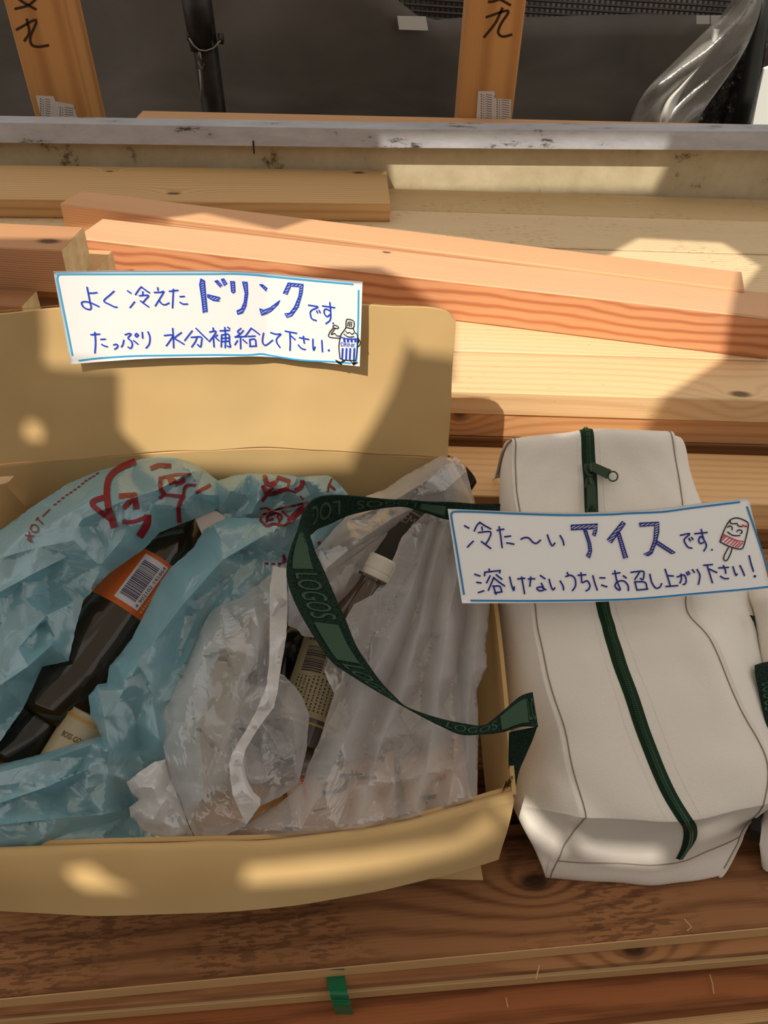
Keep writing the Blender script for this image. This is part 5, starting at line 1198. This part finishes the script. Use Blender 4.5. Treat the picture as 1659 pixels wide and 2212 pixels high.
wb = thing('carrier_bag', Q(800,1600,-.1), 'translucent white plastic carrier bag over the bottles at the right of the box', 'plastic bag')
crumple('bag_top_sheet', [(592,1232,.0),(610,1218,.006),(640,1213,.010),(680,1190,.010),(715,1150,.008),(745,1118,.006),(775,1092,.006),(790,1072,.006),(830,1058,.008),(870,1030,.010),(910,1008,.010),(950,986,.010),(985,988,.008),(1005,1005,.004),(1012,1035,.0),(1022,1070,.0),(1027,1090,-.004),(1012,1130,.0),(965,1112,.008),(925,1098,.010),(893,1100,.010),(870,1122,.010),(840,1146,.008),(800,1176,.008),(760,1205,.006),(708,1234,.006),(680,1262,.0),(640,1262,-.002),(600,1262,-.002)],
  [(800,1150,.026),(740,1175,.030),(700,1222,.016),(760,1165,.036),(840,1110,.038),(900,1070,.034),(870,1085,.024),(900,1040,.032),(950,1020,.030),(980,1050,.024),(960,1080,.022),(1000,1060,.014),(820,1090,.022),(650,1235,.020),(930,1000,.024)],
  white, wb, seed=31, amp=.003, coarse=50, lines=[[(705,1228,.010),(780,1165,.042),(850,1118,.044),(888,1100,.014)],[(750,1125,.010),(840,1088,.034),(920,1040,.040),(982,998,.016)],[(900,1075,.030),(960,1060,.036),(1005,1020,.012)]])
crumple('bag_inner_sheet', [(692,1228,-.020),(760,1190,-.030),(838,1146,-.036),(832,1185,-.046),(800,1238,-.052),(770,1275,-.056),(745,1310,-.056),(738,1335,-.056),(715,1290,-.03)],
  [(760,1240,-.040),(740,1280,-.040),(790,1210,-.042)], white2, wb, seed=33, amp=.003, coarse=36)
FAN = []; FL_ = []
for k, (xt, xb, yb) in enumerate(((930,560,1812),(942,640,1812),(955,715,1806),(968,762,1800),(985,830,1790),(1000,900,1772),(1018,965,1758),(1036,1005,1740))):
    ln = []
    for t_ in (.03,.12,.24,.38,.54,.7,.85,.97):
        x = xt+(xb-xt)*(t_**1.15)+5*math.sin(k*5+t_*11); y = 1108+(yb-1108)*t_
        if y < 1600 and x < 770 - (1500-y)*-.0 - (0 if y > 1350 else -20): 
            if y < 1600 and x < (735 if y < 1500 else 715): continue
        ln.append((x, y, ((.034 if k % 2 else .004)+.006*math.sin(k*3+t_*9))*min(1, .35+t_*3)*min(1, .3+(1-t_)*4)))
    if len(ln) > 1: FL_.append(ln)
NF = 0
crumple('bag_right_sheet', [(928,1100,.012),(975,1112,.008),(1012,1130,.004),(1042,1180,.0),(1063,1250,-.002),(1056,1330,-.002),(1050,1400,-.004),(1052,1440,-.004),(1030,1490,-.004),(1034,1560,-.006),(1032,1650,-.008),(1030,1735,-.010),(985,1755,-.012),(930,1775,-.012),(870,1790,-.012),(800,1802,-.010),(720,1813,-.010),(660,1817,-.010),(580,1822,-.012),(500,1825,-.016),(430,1830,-.02),(440,1790,-.02),(520,1790,-.01),(600,1740,-.006),(655,1690,-.004),(665,1655,-.004),(690,1600,.0),(702,1560,.002),(722,1500,.004),(700,1450,.006),(714,1400,.006),(742,1345,.006),(765,1305,.006),(805,1285,.006),(830,1250,.006),(850,1205,.008),(868,1160,.010),(895,1130,.012)],
  FAN, white, wb, seed=37, amp=.003, coarse=70, lines=FL_)
crumple('bag_left_sheet', [(592,1230,.004),(560,1262,.006),(530,1275,.006),(480,1290,.006),(450,1330,.006),(430,1370,.006),(395,1455,.006),(365,1510,.006),(342,1562,.006),(352,1610,.006),(360,1645,.006),(372,1690,.004),(388,1725,.002),(410,1785,.0),(430,1828,-.006),(470,1812,-.004),(530,1785,.0),(560,1742,.0),(605,1722,.0),(645,1690,.002),(662,1620,.004),(668,1545,.006),(655,1510,.006),(640,1485,.006),(615,1460,.006),(605,1455,.006),(618,1380,.006),(622,1300,.006),(618,1240,.004)],
  [(540,1330,.024),(480,1350,.028),(440,1420,.028),(500,1430,.020),(560,1420,.024),(420,1500,.030),(390,1570,.028),(460,1530,.018),(520,1520,.020),(600,1500,.026),(400,1650,.022),(430,1720,.020),(450,1600,.022),(470,1760,.012),(480,1680,.018),(600,1580,.014),(630,1560,.024),(560,1620,.010),(620,1640,.018),(570,1690,.014)],
  white, wb, seed=41, amp=.004, coarse=60, lines=[[(478,1305,.010),(490,1400,.032),(520,1480,.024)],[(375,1560,.010),(420,1560,.030),(500,1640,.022)],[(612,1475,.008),(632,1545,.032),(640,1625,.020)],[(545,1290,.016),(560,1360,.034),(556,1430,.030)],[(440,1400,.030),(410,1500,.034),(400,1620,.026),(430,1730,.022)],[(570,1560,.022),(600,1620,.020),(610,1700,.006)]])
crumple('bag_handle', [(590,1222,.030),(618,1228,.032),(621,1300,.034),(619,1370,.034),(606,1450,.034),(600,1490,.034),(592,1528,.036),(560,1570,.036),(530,1620,.036),(522,1655,.034),(528,1690,.032),(545,1725,.028),(562,1740,.022),(545,1762,.018),(532,1780,.014),(515,1745,.020),(502,1715,.026),(494,1650,.032),(500,1630,.034),(530,1580,.036),(552,1540,.036),(576,1480,.036),(582,1420,.036),(583,1340,.034),(583,1270,.030)],
  [(600,1300,.042),(600,1400,.042),(580,1510,.044),(545,1570,.044),(512,1640,.042),(520,1710,.034)], white2, wb, seed=43, amp=.002, coarse=40, skirt=.008)
crumple('bag_crumpled_end', [(273,1690,.004),(300,1668,.010),(335,1645,.010),(358,1640,.008),(368,1680,.004),(388,1730,.0),(408,1785,-.004),(428,1826,-.012),(380,1829,-.012),(300,1829,-.014),(306,1815,-.012),(318,1800,-.012),(302,1790,-.012),(296,1775,-.008),(282,1765,-.006),(278,1745,-.004),(290,1736,-.004),(300,1728,-.004),(285,1715,.0)],
  [(300,1700,.028),(330,1690,.024),(340,1730,.022),(300,1750,.014),(330,1770,.010),(360,1780,.006),(320,1810,.0),(370,1810,-.004),(350,1660,.018),(312,1722,.006)], white2, wb, seed=47, amp=.009, coarse=24, step=6)
crumple('bag_tuck', [(622,1240,.006),(690,1262,.006),(715,1310,.006),(735,1345,.004),(700,1380,.004),(680,1378,.004),(652,1373,.004),(640,1358,.004),(622,1352,.004)], [(650,1310,.022),(680,1350,.020),(640,1270,.016)], white2, wb, seed=49, amp=.004, coarse=30)
# bag bottoms resting in the box
for t_, pts, mm, lab in ((bb, ((-40,1700),(380,1700),(400,1120),(0,1180)), blue, 0), (wb, ((420,1760),(1010,1720),(960,1100),(600,1200)), white2, 1)):
    rows = [[Q(pts[0][0]*(1-s)+pts[3][0]*s + (pts[1][0]*(1-s)+pts[2][0]*s-pts[0][0]*(1-s)-pts[3][0]*s)*u, pts[0][1]*(1-s)+pts[3][1]*s + (pts[1][1]*(1-s)+pts[2][1]*s-pts[0][1]*(1-s)-pts[3][1]*s)*u, -.108+.03*(abs(u-.5)*2)**3) + Vector((0,0,.0)) for u in (0,.25,.5,.75,1)] for s in (.12,.4,.7,.95)]
    rows = [[Vector((p.x, p.y, max(p.z, .022+.38*max(0,p.y-.41)))) for p in r] for r in rows]
    v, f, nr, nc = gridmesh(rows, 5, 5); v, f = shell(v, f, nr, nc, .001); mesh_obj('bag_bottom', v, f, mm, t_, smooth=True)

# ------------------------------------------------------------------ added shade sheet, unseen behind the camera, openings shaped to the lit areas
HZ = 2.25
def up(p): k = (HZ-p.z)/(-SUN_D.z); return (p.x - SUN_D.x*k, p.y - SUN_D.y*k)
FR = lambda x, y: FL(x, y, .006)
LM = lambda x, y: PZ(x, y, .265)
LITS = [
 [FR(*p) for p in ((92,570),(800,575),(985,640),(985,668),(905,700),(870,740),(838,830),(790,930),(745,1000),(330,1000),(290,960),(252,925),(247,790),(170,788),(80,780),(88,700))],
 [FR(*p) for p in ((38,925),(50,908),(66,903),(82,915),(82,945),(45,945))],
 [LM(*p) for p in ((75,560),(100,540),(125,520),(420,540),(500,528),(650,565),(830,500),(1000,520),(1300,565),(1380,520),(1560,530),(1640,580),(1590,640),(1560,780),(1450,850),(1330,930),(1180,945),(1142,905),(985,893),(985,700),(860,640),(700,640),(300,640),(120,640),(100,600))],
 [PY(*p, 1.70) for p in ((835,325),(1450,325),(1410,400),(845,405))],
 [PZ(*p, .112) for p in ((182,1872),(235,1862),(258,1900),(292,1922),(182,1920),(176,1895))],
 [PZ(*p, .112) for p in ((565,1866),(800,1840),(1000,1808),(1090,1748),(1075,1800),(1000,1842),(850,1880),(700,1900),(530,1910))],
 [PZ(*p, .075) for p in ((1118,1712),(1160,1735),(1195,1790),(1212,1800),(1222,1840),(1190,1850),(1140,1790))],
 [PZ(*p, .06) for p in ((1245,1790),(1285,1820),(1330,1825),(1430,1830),(1425,1872),(1330,1870),(1260,1845))],
 [PZ(*p, .11) for p in ((1510,1800),(1600,1770),(1595,1782),(1515,1815))],
 [PY(*p, 2.48) for p in ((1600,300),(1700,300),(1700,60),(1640,60))],
 [PY(*p, 2.35) for p in ((1440,262),(1495,200),(1560,90),(1520,90),(1440,200),(1415,265))],
 [PZ(*p, .22) for p in ((1190,960),(1440,952),(1455,1000),(1250,1040),(1180,1000))],
]
PG = [[up(p) for p in L_] for L_ in LITS]
def inpoly(P, x, y):
    c = False; n = len(P)
    for i in range(n):
        x1, y1 = P[i]; x2, y2 = P[(i+1) % n]
        if (y1 > y) != (y2 > y) and x < (x2-x1)*(y-y1)/(y2-y1)+x1: c = not c
    return c
X0, X1, Y0, Y1, ST = -2.6, 1.3, -1.75, 1.75, .014
mb = MB(); pv = [Vector((X0,Y0)), Vector((X1,Y0)), Vector((X1,Y1)), Vector((X0,Y1))]; pe = [(0,1),(1,2),(2,3),(3,0)]
for P in PG:
    k = len(pv); pv += [Vector(p) for p in P]; pe += [(k+i, k+(i+1) % len(P)) for i in range(len(P))]
for i in range(1, 13):
    for j in range(1, 12): pv.append(Vector((X0+(X1-X0)*i/13, Y0+(Y1-Y0)*j/12)))
r = delaunay_2d_cdt(pv, pe, [], 0, 1e-4)
mb.v = [Vector((p[0], p[1], HZ)) for p in r[0]]
for t_ in r[2]:
    x = sum(r[0][i][0] for i in t_)/3; y = sum(r[0][i][1] for i in t_)/3
    if not any(inpoly(P, x, y) for P in PG): mb.f.append(tuple(t_))
can_ = thing('added_shade_sheet', (-.8,-.7,HZ), 'added unseen shade sheet overhead behind the viewer, openings shaped to the lit areas', 'shade sheet')
tm = mat('shade_sheet_grey', srgb(205,196,184), .9); nt = tm.node_tree
pb = nt.nodes['Principled BSDF']; tl = nd(tm, 'ShaderNodeBsdfTranslucent'); tl.inputs[0].default_value = (.62,.57,.52,1); mxs = nd(tm, 'ShaderNodeMixShader'); mxs.inputs[0].default_value = .30  # translucent, so the added sheet also gives a soft fill from above
lk(tm, pb.outputs[0], mxs.inputs[1]); lk(tm, tl.outputs[0], mxs.inputs[2]); lk(tm, mxs.outputs[0], nt.nodes['Material Output'].inputs[0])
mb.build('shade_cutout', tm, can_)
for (x, y) in ((X0,Y0),(X1,Y0),(X0,Y1)):
    m2 = MB(); tube(m2, [Vector((x,y,-.6)), Vector((x,y,HZ))], .024, 12); m2.build('shade_sheet_pole', steel, can_, smooth=True)  # added poles, only there to carry the shade sheet
